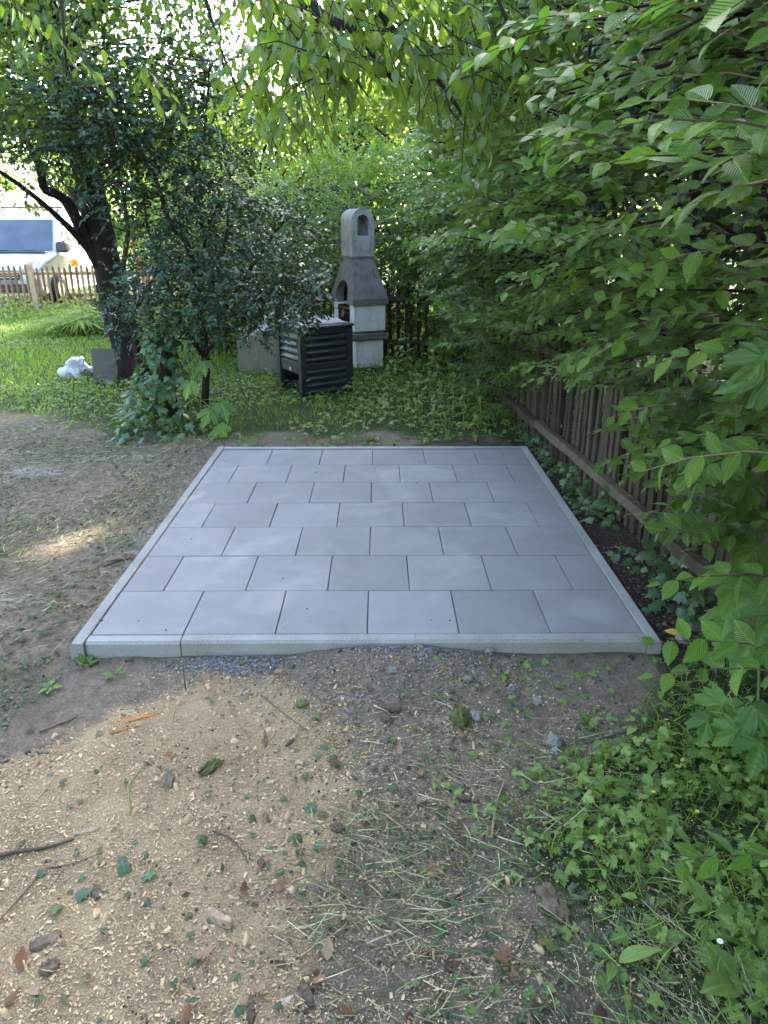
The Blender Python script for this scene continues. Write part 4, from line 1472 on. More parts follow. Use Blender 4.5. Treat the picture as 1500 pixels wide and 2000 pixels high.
for i in range(11):
    x = -2.8 + i * 0.53
    m = MB()
    P = branch_tube(m, [(x, 10.9, -0.1), (x + random.uniform(-.1, .1), 10.9, 1.0), (x + random.uniform(-.3, .3), 10.9 + random.uniform(-.3, .2), 2.3)], 0.03, 0.008, 8, 5)
    for j in range(5):
        k = random.randint(2, 7)
        branch_tube(m, [P[k], P[k] + np.array([random.uniform(-.4, .4), random.uniform(-.5, 0), random.uniform(.1, .4)])], 0.008, 0.003, 4, 4)
    m.build('stem', M['shrub_bark'], BH, True)
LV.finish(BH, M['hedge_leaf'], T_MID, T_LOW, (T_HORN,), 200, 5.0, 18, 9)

# ------------------------------------------------------------------ leaning tree on the left with its limb over the patio
CT = thing('cherry_tree', 'dark leaning tree on the left whose leafy limb hangs over the patio', 'tree', (-3.02, 8.57, -0.05))
m = MB()
tr = [at(262, 750, 8.6), at(250, 690, 8.6), at(228, 610, 8.6), at(203, 490, 8.55), at(180, 385, 8.5), at(146, 250, 8.45), at(112, 110, 8.4), at(84, -10, 8.35), at(60, -160, 8.2), at(70, -420, 8.0)]
P = smooth_path(tr, 34)
rad = np.interp(np.linspace(0, 1, 34), [0, 0.05, 0.12, 0.5, 0.75, 1], [0.23, 0.185, 0.165, 0.145, 0.125, 0.06])
m.tube(P, rad, 14, 0.16)
trunk = m.build('trunk', M['bark'], CT, True)
m = MB()
for ang in range(5):                       # root flare
    a = ang * 1.26 + 0.4
    b0 = tr[0]
    m.tube(smooth_path([b0 + np.array([0.10 * math.cos(a), 0.10 * math.sin(a), 0.28]), b0 + np.array([0.20 * math.cos(a), 0.20 * math.sin(a), 0.06]), b0 + np.array([0.36 * math.cos(a), 0.36 * math.sin(a), -0.06])], 7), np.linspace(0.10, 0.03, 7), 7, 0.2)
m.build('root_flare', M['bark'], CT, True)
limbs = [
    ([at(196, 520, 8.5), at(160, 450, 8.4), at(135, 400, 8.3), at(112, 380, 8.2), at(86, 368, 8.15), at(78, 330, 8.1), at(52, 276, 8.0), at(10, 250, 7.9), at(-60, 225, 7.8)], 0.075, 0.02),
    ([at(178, 495, 8.45), at(130, 440, 8.2), at(72, 388, 8.0), at(10, 342, 7.9), at(-60, 300, 7.8)], 0.04, 0.018),
    ([at(112, 110, 8.4), at(190, 20, 8.2), at(240, -60, 8.0), at(330, -200, 7.6)], 0.06, 0.03),
    ([at(84, -10, 8.35), at(0, -100, 8.2), at(-150, -200, 8.0)], 0.07, 0.03),
    ([at(70, -420, 8.0), at(160, -560, 7.2), at(330, -560, 6.0), at(470, -330, 4.9), at(560, -90, 4.2), at(600, 5, 4.0), at(640, 40, 3.95), at(690, 55, 3.9), at(722, 95, 3.9), at(768, 158, 3.9)], 0.075, 0.010),
    ([at(560, -90, 4.2), at(650, -60, 4.1), at(722, -5, 4.0), at(757, 45, 3.95), at(808, 105, 3.95), at(870, 175, 3.9), at(915, 245, 3.85)], 0.024, 0.007),
    ([at(690, 55, 3.9), at(730, 35, 3.95), at(790, -30, 4.05)], 0.012, 0.006),
    ([at(615, 18, 4.0), at(632, 70, 3.9), at(640, 130, 3.85), at(632, 205, 3.8)], 0.009, 0.003),
    ([at(667, 50, 3.9), at(672, 100, 3.8), at(692, 150, 3.75), at(720, 190, 3.7)], 0.008, 0.003),
    ([at(728, 10, 4.0), at(730, 80, 3.95), at(736, 145, 3.9)], 0.008, 0.003),
    ([at(600, 5, 4.0), at(560, 70, 4.1), at(580, 130, 4.1), at(600, 190, 4.1)], 0.008, 0.003),
    ([at(808, 105, 3.95), at(850, 110, 3.8), at(905, 120, 3.7), at(950, 165, 3.6)], 0.008, 0.003),
    ([at(870, 175, 3.9), at(880, 215, 3.75), at(905, 245, 3.6)], 0.007, 0.003),
    ([at(560, -90, 4.2), at(760, -140, 3.9), at(930, -60, 3.7), at(985, 30, 3.6), at(990, 70, 3.6)], 0.018, 0.004),
    ([at(470, -330, 4.9), at(400, -160, 4.6), at(395, -40, 4.5), at(430, 90, 4.4), at(470, 190, 4.3)], 0.02, 0.004),
    ([at(330, -560, 6.0), at(180, -300, 5.0), at(120, -100, 4.6), at(125, 60, 4.4), at(130, 150, 4.35)], 0.02, 0.004),
]
lp = []
for pts, r0, r1 in limbs:
    m = MB()
    lp.append(branch_tube(m, pts, r0, r1, 26, 7, 0.12))
    m.build('limb', M['bark'], CT, True)
LV, TW = Leaves(), MB()
# hanging twigs over the patio
ybx = [470, 500, 560, 640, 720, 800, 880, 930, 1000, 1030, 1090]
yby = [60, 150, 235, 255, 215, 265, 275, 290, 235, 120, 60]
nb_ = 430
pxs = rng.uniform(480, 1075, nb_)
pys = -170 + (np.interp(pxs, ybx, yby) + 90) * rng.random(nb_) ** 0.75
base = np.array([at(a, b_, c_) for a, b_, c_ in zip(pxs, pys, np.where(rng.random(nb_) < 0.25, rng.uniform(3.3, 3.8, nb_), rng.uniform(3.95, 5.0, nb_)))])
ex = [(130, 60, 4.35), (95, 40, 4.4), (120, 90, 4.3), (70, 20, 4.4), (160, 30, 4.5), (270, 110, 4.4), (300, 100, 4.5), (280, 125, 4.4), (430, 60, 4.4), (460, 110, 4.3), (470, 140, 4.3), (490, 120, 4.3), (410, 20, 4.5), (500, 60, 4.2), (20, 10, 4.4), (40, -30, 4.4), (350, -20, 4.6), (390, 0, 4.6), (30, 395, 7.6), (480, 150, 4.3), (515, 130, 4.2)]
base = np.vstack([base, [at(*e) for e in ex], [at(a, b_, c_) for a, b_, c_ in zip(rng.uniform(470, 610, 60), rng.uniform(20, 250, 60), rng.uniform(4.2, 5.6, 60))]])
n = len(base)
dirs = np.stack([rng.normal(0.25, 0.55, n), rng.normal(-0.2, 0.5, n), rng.normal(-0.45, 0.3, n)], 1)
L = rng.uniform(0.16, 0.36, n)
for k in range(7):
    t = (k + 0.5) / 7
    p = base + nz(dirs) * (L * t)[:, None] - UP * (0.25 * t * t * L)[:, None]
    f = nz(dirs) * 0.35 + rng.normal(0, 0.38, (n, 3)) - UP * 0.85
    LV.add(p, f, rand_dirs(n, 0.5) + np.array([0, -0.35, 0.5]), rng.uniform(0.045, 0.084, n), rng.uniform(0.85, 1.15, n), np.clip(rng.normal(0.45, 0.27, n), 0, 1))
for i in range(n):
    d_ = nz(dirs[i])
    TW.tube([base[i], base[i] + d_ * L[i] * 0.5 - UP * 0.03 * L[i], base[i] + d_ * L[i] - UP * 0.25 * L[i]], [0.0032, 0.0024, 0.0012], 3, 0, random.random(), False)
# crown round the trunk
nc = 430
cpx = rng.uniform(-160, 470, nc)
cpy = -850 + 1190 * rng.random(nc) ** 0.62
kp = rng.random(nc) < np.interp(cpx, [-160, 150, 300, 370, 470], [1, 0.95, 0.75, 0.4, 0.15]) * np.where((cpy > 270) & (cpx < 130), 0.12, 1)
cpx, cpy = cpx[kp], cpy[kp]
cc = np.array([at(a, b_, c_) for a, b_, c_ in zip(cpx, cpy, rng.uniform(6.9, 10.2, len(cpx)))])
for c_ in cc:
    n = rng.integers(45, 90)
    q = c_ + rand_dirs(n) * (rng.random((n, 1)) ** 0.45) * np.array([0.5, 0.5, 0.28])
    LV.add(q, rand_dirs(n) * 0.7 - UP * 0.55, rand_dirs(n, 0.6) + UP * 0.7, rng.uniform(0.065, 0.10, n), 1.0, np.clip(rng.normal(0.22, 0.2, n), 0, 1))
    k = int(np.argmin(np.linalg.norm(P - c_, axis=1)))
    e = c_ - P[k]
    if np.linalg.norm(e) < 3.2:
        TW.tube([P[k], P[k] + e * 0.5 + UP * 0.12, c_], [0.016, 0.010, 0.003], 4, 0.1, random.random(), False)
stuff(TW.build('twigs', M['bark'], CT, True))
LV.finish(CT, M['cherry'], T_CHERRY, ovate(4, 0.26, 0.25, 0.2, 0.5), (T_CHERRY_HI, T_CHERRY_HI2), 300, 5.5, 20, 16)

# ------------------------------------------------------------------ dark glossy evergreen shrub
SHB = thing('evergreen_shrub', 'large dark glossy evergreen shrub with thin crooked stems left of the compost bin', 'shrub', (-2.30, 7.02, -0.05))
stemp = [
    [(288, 800, 6.9), (280, 740, 6.9), (266, 680, 6.9), (258, 620, 6.85), (240, 540, 6.8), (250, 440, 6.8), (230, 330, 6.8), (215, 200, 6.8)],
    [(400, 790, 6.7), (402, 700, 6.75), (392, 620, 6.8), (384, 540, 6.8), (362, 470, 6.8), (330, 430, 6.8), (312, 372, 6.8), (290, 320, 6.8), (255, 285, 6.8), (222, 180, 6.8)],
    [(392, 610, 6.8), (420, 540, 6.7), (440, 470, 6.7), (450, 380, 6.8)],
    [(400, 690, 6.75), (470, 620, 6.5), (540, 560, 6.4), (610, 540, 6.4)],
    [(384, 560, 6.8), (400, 470, 6.9), (380, 380, 7.0), (400, 250, 7.0), (410, 120, 7.0)],
    [(255, 620, 6.85), (310, 520, 7.0), (290, 450, 7.1), (280, 380, 7.1)],
    [(402, 700, 6.75), (360, 640, 6.5), (330, 560, 6.4), (300, 500, 6.4)],
    [(402, 660, 6.75), (480, 540, 6.9), (540, 450, 7.0), (570, 420, 7.0)],
]
SP = []
for i, pts in enumerate(stemp):
    m = MB()
    SP.append(branch_tube(m, [at(*q) for q in pts], 0.042 if i < 2 else 0.022, 0.008, 24, 7, 0.2))
    m.build('stem', M['shrub_bark'], SHB, True)
SPA = np.concatenate(SP)
LV, TW = Leaves(), MB()
clumps = [(300, 560, 6.6, .42, .30, 1.0), (350, 500, 6.7, .5, .34, 1.0), (440, 560, 6.5, .5, .36, 1.2), (530, 570, 6.4, .42, .34, 1.2), (575, 560, 6.4, .28, .34, 1.0), (575, 480, 6.7, .28, .3, .7), (520, 470, 6.8, .45, .32, 1.0),
          (430, 460, 6.9, .45, .35, 1.0), (350, 380, 6.9, .5, .35, 1.0), (430, 350, 7.0, .38, .35, .9), (270, 400, 6.9, .4, .4, .8), (300, 280, 6.9, .5, .4, 1.0), (400, 240, 7.0, .4, .4, .9), (250, 200, 6.9, .45, .4, .8),
          (330, 140, 7.0, .5, .4, .7), (420, 130, 7.0, .3, .35, .5), (200, 300, 6.9, .45, .4, .8), (130, 290, 7.1, .45, .3, .5), (120, 220, 7.1, .5, .35, .6), (40, 290, 7.1, .4, .25, .3), (270, 620, 6.6, .35, .25, .8), (360, 620, 6.4, .4, .25, .9), (480, 630, 6.4, .36, .16, .8), (545, 622, 6.3, .26, .10, .6), (180, 160, 7.0, .4, .4, .5), (160, 230, 6.8, .4, .35, .5)]
for (px_, py_, Y_, rx, rz, wgt) in clumps:
    c_ = at(px_, py_, Y_)
    n = int(132 * wgt * (rx * rz) / 0.15)
    q = c_ + rand_dirs(n) * (rng.random((n, 1)) ** 0.5) * np.array([rx, 0.42, rz]) * 1.12
    dr = nz(q - c_) + rng.normal(0, 0.5, (n, 3)) + np.array([0, -0.2, 0.1])
    sprays(LV, TW, q, dr, rng.uniform(0.12, 0.24, n), 8, rng.uniform(0.045, 0.066, n), 0.2, 48, (0, -0.25, 0.9), 0.5, rng.uniform(0.1, 0.6, n), 0.25, 0.002)
    for j in range(6):
        e = c_ + rng.normal(0, 0.15, 3)
        k = int(np.argmin(np.linalg.norm(SPA - e, axis=1)))
        TW.tube([SPA[k], (SPA[k] + e) / 2 + rng.normal(0, 0.04, 3), e], [0.008, 0.006, 0.003], 4, 0.1, random.random(), False)
stuff(TW.build('twigs', M['shrub_bark'], SHB, True))
LV.finish(SHB, M['glossy'], T_GLOSSY, ovate(4, 0.25, 0.35, 0.15), (T_GLOSSY_HI,), 300, 6.3, 16, 9)

# ------------------------------------------------------------------ ivy mound at the foot of the shrub
IV = thing('ivy_mound', 'mound of broad ivy leaves climbing the stump at the left back patio corner', 'ivy', (-1.95, 6.25, -0.04))
m = MB()
m.tube(smooth_path([(-1.98, 6.45, -0.1), (-1.97, 6.46, 0.25), (-1.92, 6.5, 0.75)], 9), np.linspace(0.13, 0.07, 9), 10, 0.25)
m.build('stump', M['shrub_bark'], IV, True)
LV = Leaves()
n = 560
a = rng.uniform(0, 2 * math.pi, n)
h = rng.random(n) ** 1.5
rr = (0.13 + 0.30 * (1 - h) ** 1.7) * np.sqrt(rng.uniform(0.35, 1.0, n))
q = np.stack([-1.93 + rr * np.cos(a) * 1.05, 6.36 + rr * np.sin(a) * 1.15 - 0.25 * (1 - h), 0.02 + 0.82 * h], 1)
outw = np.stack([np.cos(a), np.sin(a), 0 * a], 1)
LV.add(q, outw * 0.7 - UP * 0.55 + rng.normal(0, 0.35, (n, 3)), outw * 0.5 + UP * 0.8 + rng.normal(0, 0.3, (n, 3)), rng.uniform(0.045, 0.09, n), 1.0, np.clip(rng.normal(0.38, 0.25, n), 0, 1))
LV.finish(IV, M['ivy'], T_IVY, T_HEART, (T_IVY_HI, T_HEART), 260, 6.2, 14, 9)


def maple(label, base, leaves, mat='maple'):
    root = thing('maple_seedling', label, 'seedling', base)
    b0 = np.array(base, float)
    top = b0 + np.array([0, 0, 0.1])
    c = np.mean([l[0] for l in leaves], axis=0)
    m = MB()
    stem = smooth_path([b0 - UP * 0.03, b0 * 0.55 + c * 0.45 + np.array([0.02, 0.01, 0]), c * 0.85 + b0 * 0.15], 9)
    m.tube(stem, np.linspace(0.006, 0.003, 9), 5)
    m.build('stem', M['green_stem'], root, True)
    pt = MB()
    me = []
    for tv in (0.3, 0.55, 0.8):
        mb = MB()
        mb.add(T_MAPLE[0], T_MAPLE[1], T_MAPLE[2], T_MAPLE[3], tv)
        me.append(mb.mesh('leaf', M[mat], False))
    for p, sz, f, nr in leaves:
        p = np.array(p)
        f_ = nz(np.array(f, float))
        s_ = nz(np.cross(f_, nr))
        n_ = np.cross(s_, f_)
        o = link('leaf', random.choice(me), root)
        o.matrix_basis = Matrix(((*[v for v in (s_[0] * sz, f_[0] * sz, n_[0] * sz)], p[0]), (s_[1] * sz, f_[1] * sz, n_[1] * sz, p[1]), (s_[2] * sz, f_[2] * sz, n_[2] * sz, p[2]), (0, 0, 0, 1)))
        k = int(np.argmin(np.linalg.norm(stem - p, axis=1)))
        pt.tube(smooth_path([stem[k], (stem[k] + p) / 2 + UP * 0.015, p - f_ * 0.01], 5), 0.0018, 4)
    pt.build('petioles', M['green_stem'], root, True)


def ml(px, py, Y, sz, f=None, nr=None):
    return (at(px, py, Y), sz, f if f is not None else (random.uniform(-1, 0.2), random.uniform(-0.9, 0.1), random.uniform(-0.5, 0.0)), nr if nr is not None else (random.uniform(-0.4, 0.0), random.uniform(-0.7, -0.3), 0.8))


maple('large leaved maple seedling at the right edge beside the front patio corner', tuple(on(1480, 1420, -0.06)), [ml(1440, 1105, 2.15, 0.17), ml(1490, 1060, 2.2, 0.16), ml(1478, 1230, 2.05, 0.17), ml(1425, 1185, 2.1, 0.13), ml(1500, 1150, 2.0, 0.16)])
maple('low maple seedling with broad leaves under the bright hornbeam shoot', tuple(on(1440, 1460, -0.06)), [ml(1420, 1360, 1.95, 0.13), ml(1465, 1375, 1.9, 0.14), ml(1385, 1395, 1.95, 0.10), ml(1490, 1440, 1.8, 0.13), ml(1450, 1420, 1.85, 0.10)])
maple('maple seedling in front of the picket fence on the right', tuple(on(1440, 1230, -0.05)), [ml(1420, 985, 2.6, 0.16), ml(1455, 960, 2.55, 0.16), ml(1490, 1000, 2.5, 0.16), ml(1380, 1010, 2.7, 0.11), ml(1475, 930, 2.5, 0.15)])
maple('pale green maple seedling at the far right edge above the fence', tuple(on(1640, 1500, -0.06)), [ml(1510, 680, 1.62, 0.12, (-0.6, -0.2, -0.7), (-0.3, -0.8, 0.5)), ml(1530, 730, 1.6, 0.13, (-1, 0.1, -0.1), (0, -0.5, 0.9)), ml(1560, 640, 1.62, 0.12), ml(1530, 1180, 1.7, 0.13)])
maple('maple seedling with grey green leaves growing out of the ivy mound', (-1.66, 6.15, -0.03), [ml(432, 785, 6.05, 0.17, (0.3, -0.6, -0.6), (0.1, -0.8, 0.6)), ml(412, 800, 6.0, 0.16, (-0.3, -0.6, -0.5), (0, -0.8, 0.6)), ml(372, 745, 6.1, 0.15, (-0.2, -0.6, -0.6), (0, -0.8, 0.6)), ml(425, 830, 5.95, 0.14, (0.5, -0.6, -0.6), (0, -0.8, 0.6)), ml(330, 760, 6.1, 0.14, (-0.5, -0.6, -0.5), (0, -0.8, 0.6)), ml(398, 705, 6.2, 0.13, (0.1, -0.6, -0.6), (0, -0.8, 0.6))])

# ------------------------------------------------------------------ nettles beside the grill and along the fence
nme = []
for tv in (0.3, 0.5, 0.75):
    mb = MB()
    tp = ovate(9, 0.27, 0.25, 0.35, 0.3, 1.2, 0.06, 0.15)
    mb.add(tp[0], tp[1], tp[2], tp[3], tv)
    nme.append(mb.mesh('leaf', M['weed'], True))
nspots = [(862, 800, .66, 'tallest nettle right of the grill in front of the old fence'), (838, 775, .52, 'nettle just left of the tallest one beside the fence'), (885, 815, .50, 'nettle just right of the tallest one beside the fence'), (800, 742, .50, 'nettle growing at the right foot of the garden grill'), (775, 728, .42, 'nettle partly hiding the grill shelf at its right corner'),
          (905, 842, .40, 'nettle at the fence foot near the right back patio corner'), (845, 838, .30, 'low nettle between the tallest nettle and the patio'), (872, 850, .26, 'lowest nettle close behind the back kerb'), (758, 722, .34, 'small nettle touching the white plinth of the grill'), (820, 800, .36, 'nettle standing apart between compost bin and fence'), (925, 860, .30, 'short nettle nearest the right back patio corner'), (940, 830, .5, 'nettle leaning on the fence under the hedge'), (690, 772, .2, 'little nettle at the right foot of the compost bin')]
for px_, py_, hh, lab in nspots:
    b0 = on(px_, py_, -0.02)
    root = thing('nettle', lab, 'nettle', b0, 0, 'nettles beside the old fence')
    ln = np.array([random.uniform(-0.22, 0.1), random.uniform(-0.15, 0.1)]) * hh
    stem = smooth_path([b0 - UP * 0.04, b0 + np.array([ln[0] * 0.3, ln[1] * 0.3, hh * 0.5]), b0 + np.array([ln[0], ln[1], hh])], 9)
    MB().tube(stem, np.linspace(0.005, 0.002, 9), 5).build('stem', M['green_stem'], root)
    lv = max(4, int(hh / 0.075))
    for k in range(lv):
        t = 0.25 + 0.75 * k / (lv - 1)
        p = stem[min(8, int(t * 8))] + UP * (t * 8 % 1) * hh / 8 * 0.9
        for s_ in (0, 1):
            a = k * 1.57 + s_ * math.pi + random.gauss(0, 0.3)
            sz = (0.105 - 0.05 * t) * random.uniform(0.85, 1.15)
            o = link('leaf', random.choice(nme), root)
            o.location = p
            o.rotation_euler = (random.gauss(-0.45, 0.2), random.gauss(0, 0.2), a)
            o.scale = (sz,) * 3

# ------------------------------------------------------------------ ivy creeping at the foot of the old fence
IVF = thing('fence_ivy', 'dark creeping ivy at the foot of the old fence right of the patio', 'ivy', (1.4, 3.2, -0.05))
LV = Leaves()
n = 620
ys = 1.6 + 4.6 * rng.random(n) ** 1.6
cl = fbm(ys * 2.2, ys * 0 + 5, 2)
xs = fx(ys) - 0.02 - rng.exponential(0.08, n)
keep = (cl > 0.40) & (xs > 1.23)
xs, ys = xs[keep], ys[keep]
n = len(xs)
LV.add(np.stack([xs, ys, gz(xs, ys) + rng.exponential(0.06, n) + 0.01], 1), np.stack([rng.normal(-0.5, 0.5, n), rng.normal(-0.4, 0.5, n), rng.normal(-0.25, 0.2, n)], 1), np.stack([rng.normal(-0.4, 0.3, n), rng.normal(-0.5, 0.3, n), 0 * xs + 0.9], 1), rng.uniform(0.035, 0.07, n), 1.0, rng.uniform(0.05, 0.6, n))
LV.finish(IVF, M['ivy'], T_IVY, T_HEART, (T_IVY_HI,), 220, 5.0, 10, 9)
m = MB()
for k in range(16):
    y = 1.9 + k * 0.25
    x = fx(y) - 0.03
    m.tube(smooth_path([(x, y, gz(x, y)), (x - 0.08, y + random.uniform(-.1, .1), gz(x - .08, y) + 0.05), (x - random.uniform(0.1, 0.2), y + random.uniform(-.25, .25), gz(x - .15, y) + random.uniform(0.0, 0.2))], 6), 0.0022, 4, 0, random.random())
m.build('vines', M['twig'], IVF)

# ------------------------------------------------------------------ trees beyond the garden
def far_tree(name, label, x, y, h, rx, rz, zc, n, leaf, tint=(0.4, 0.2), mat='far_tree', group='trees beyond the garden', trunk=0.16, clump=0.55):
    root = thing(name, label, 'tree', (x, y, -0.1), 0, group)
    m = MB()
    P = branch_tube(m, [(x, y, -0.1), (x + random.uniform(-.2, .2), y, h * 0.35), (x + random.uniform(-.4, .4), y + random.uniform(-.3, .3), h * 0.9)], trunk, 0.03, 14, 8)
    c0 = np.array([x, y, zc])
    nc = max(20, int(n / 160))
    cs = c0 + rand_dirs(nc) * (rng.random((nc, 1)) ** 0.4) * np.array([rx, rx, rz])
    cs = cs[cs[:, 2] > 0.3]
    mb = MB()
    for c_ in cs:
        e = P[min(13, max(2, int(13 * c_[2] / h * 0.8)))]
        m.tube([e, (e + c_) / 2 + UP * 0.1, c_], [0.04, 0.025, 0.008], 4, 0, 0.5, False)
        k = int(n / len(cs))
        q = c_ + rand_dirs(k) * (rng.random((k, 1)) ** 0.45) * np.array([clump, clump, clump * 0.6])
        mb.inst(T_TINY, q, rand_dirs(k) * 0.8 - UP * 0.35, rand_dirs(k, 0.6) + UP * 0.8, rng.uniform(leaf * 0.7, leaf * 1.2, k), 1.15, np.clip(rng.normal(tint[0], tint[1], k) + 0.12 * rng.normal(), 0, 1))
    m.build('trunk', M['bark'], root)
    stuff(mb.build('crown', M[mat], root))


far_tree('broadleaf_tree', 'tall dense dark green tree behind the hedge at the top centre', 1.9, 14.8, 12.5, 3.3, 6.2, 6.2, 42000, 0.13, (0.4, 0.2), clump=0.65)
far_tree('broadleaf_tree', 'tall dense tree rising behind the hedge right of centre', 5.6, 12.8, 13.0, 3.2, 6.4, 6.4, 38000, 0.13, (0.35, 0.2), clump=0.65)
far_tree('broadleaf_tree', 'dense tree behind the hornbeam hedge at the upper right', 5.6, 8.0, 8.0, 2.4, 3.8, 3.9, 20000, 0.13, (0.35, 0.2), clump=0.6)
far_tree('broadleaf_tree', 'dark tree standing behind the hornbeam hedge at the far right edge', 4.9, 3.4, 6.0, 1.9, 2.8, 2.9, 11000, 0.12, (0.3, 0.2), clump=0.55)
far_tree('broadleaf_tree', 'low bright yellow green tree behind the hedge left of centre', -2.6, 15.2, 4.6, 2.3, 2.0, 2.2, 19000, 0.11, (0.65, 0.22))
far_tree('broadleaf_tree', 'mid green tree filling the gap left of the tall dark tree', -0.7, 18.6, 6.6, 2.6, 3.2, 3.3, 17000, 0.13, (0.5, 0.22))
far_tree('broadleaf_tree', 'bright green tree behind the evergreen shrub near the van', -5.2, 20.0, 5.0, 2.6, 2.3, 2.5, 15000, 0.13, (0.6, 0.22))
far_tree('broadleaf_tree', 'sunlit pale green tree just behind the white van', -10.5, 26.5, 6.6, 3.4, 3.0, 3.5, 9000, 0.16, (0.6, 0.22))
far_tree('broadleaf_tree', 'sunlit green tree at the far left behind the van', -17.0, 26.0, 8.0, 3.8, 3.8, 4.2, 9000, 0.17, (0.55, 0.22))
far_tree('broadleaf_tree', 'distant light green tree between van and garden hedge', -0.6, 24.0, 6.8, 3.2, 3.2, 3.6, 9000, 0.15, (0.55, 0.22))
for k, (x_, y_) in enumerate(((4.5, 23), (9.5, 21), (13, 15), (10.5, 8.5), (-24, 30), (-30, 22))):
    far_tree('broadleaf_tree', ('distant tree behind the tall dark tree at top centre', 'distant tree behind the tall tree right of centre', 'distant tree far behind the hornbeam hedge', 'tree deep behind the hornbeam hedge on the right', 'distant tree left beyond the van', 'distant tree at the far left beyond the fence')[k], x_, y_, 7.5, 3.4, 3.6, 3.7, 6500, 0.2, (0.45, 0.22), clump=0.9)

# unseen trees added behind and beside the viewpoint to cut low skylight
for k, (x_, y_, h_) in enumerate(((-4.5, -6.5, 8.5), (1.0, -7.5, 9.0), (6.0, -5.0, 8.5), (-9.5, -2.0, 8.0), (-12.0, 4.5, 7.0), (6.5, -0.5, 7.5))):
    far_tree('broadleaf_tree', ('unseen tree added to block skylight behind the viewpoint to the left', 'unseen tree added to block skylight directly behind the viewpoint', 'unseen tree added to block skylight behind the viewpoint to the right', 'unseen tree added to block skylight beside the viewpoint on the far left', 'unseen tree added to block skylight beyond the left edge of the picture', 'unseen tree added to block skylight behind the hedge beside the viewpoint')[k], x_, y_, h_, 3.3, h_ * 0.48, h_ * 0.5, 5200, 0.34, (0.35, 0.2), clump=1.0)

# ------------------------------------------------------------------ grass, weeds and ground cover
def cover(n, x0, x1, y0, y1, wfn, power=1.0):
    x = rng.uniform(x0, x1, n)
    y = y0 + (y1 - y0) * rng.random(n) ** power
    k = rng.random(n) < wfn(x, y)
    x, y = x[k], y[k]
    ins = (x > PX0 - 0.01) & (x < PX1 + 0.01) & (y > PY0 - 0.01) & (y < PY1 + 0.01)
    x, y = x[~ins], y[~ins]
    return x, y, gz(x, y)


def frust(x, y):
    return np.abs(x) < 0.62 * y + 0.8


x, y, z = cover(115000, -10, 2.2, 2.2, 17, lambda a, c: np.where((a > -1.25) & (c < 5.5), 0, 1) * np.clip(w_green(a, c) + 0.35 * sstep(0.52, 0.66, fbm(a * 1.7 + 5, c * 1.7, 4)), 0, 1) * frust(a, c) * np.interp(c, [5.6, 9, 17], [0.5, 0.9, 0.6]), 1.15)
n = len(x)
mb = MB()
hgt = rng.uniform(0.035, 0.10, n) * (0.7 + 0.7 * fbm(x * 0.8, y * 0.8, 3)) * np.interp(y, [2, 5.6, 7], [0.45, 0.6, 1.0])
mb.inst(T_BLADE2, np.stack([x, y, z], 1), np.stack([rng.normal(0, 0.45, n), rng.normal(0, 0.45, n), np.ones(n)], 1), rand_dirs(n, 0.2), hgt, np.interp(y, [5, 9, 16], [1.0, 1.8, 3.0]), np.clip(0.25 + 0.5 * fbm(x * 0.7 + 9, y * 0.7, 3) + rng.normal(0, 0.15, n) + 0.15 * sstep(-2, -4, x), 0, 1))
tag(stuff(mb.build('lawn_grass', M['grass'])), 'short green lawn grass around the tree and the compost bin', 'grass')

x, y, z = cover(24000, -9, 1.6, 5.62, 15, lambda a, c: w_green(a, c) * frust(a, c) * sstep(0.38, 0.62, fbm(a * 0.9 + 60, c * 0.9, 3) + 0.12 * sstep(0, 1, a) + 0.08 * sstep(-1.2, -0.4, a)), 1.5)
n = len(x)
mb = MB()
hh = rng.exponential(0.035, n) * (1 + 2.6 * sstep(-0.3, 0.4, x) * sstep(6.0, 6.8, y) * sstep(10, 8.5, y)) + 0.01
sel = rng.random(n)
for lo_, hi_, tpl, sz in ((0, 0.45, T_MID, (0.035, 0.07)), (0.45, 0.65, T_BUTTER, (0.035, 0.075)), (0.65, 1.0, T_LOW, (0.025, 0.055))):
    k = (sel >= lo_) & (sel < hi_)
    q = int(k.sum())
    mb.inst(tpl, np.stack([x, y, z + hh], 1)[k], np.stack([rng.normal(0, 1, q), rng.normal(-0.3, 1, q), rng.normal(-0.1, 0.25, q)], 1), np.stack([rng.normal(0, 0.35, q), rng.normal(-0.25, 0.35, q), np.ones(q)], 1), rng.uniform(*sz, q), 1.0, np.clip(rng.normal(0.42, 0.22, q), 0, 1))
tag(stuff(mb.build('low_weeds', M['weed'])), 'low leafy weeds covering the ground between patio and compost bin', 'weeds')

# front right: grass and buttercup leaves
x, y, z = cover(9000, 0.1, 1.9, 0.75, 2.75, lambda a, c: w_green(a, c) * (0.25 + 0.75 * sstep(0.42, 0.6, fbm(a * 2.6 + 4, c * 2.6, 3))))
n = len(x)
mb = MB()
lean = np.stack([rng.normal(-0.15, 0.55, n), rng.normal(-0.15, 0.55, n), rng.uniform(0.25, 1.0, n)], 1)
mb.inst(T_BLADE4, np.stack([x, y, z - 0.004], 1), lean, rand_dirs(n, 0.3) + UP * 0.4, rng.uniform(0.03, 0.10, n), rng.uniform(0.8, 1.4, n), np.clip(rng.normal(0.55, 0.25, n), 0, 1))
tag(stuff(mb.build('front_grass', M['grass'])), 'thin green grass in the right foreground under the hedge', 'grass')

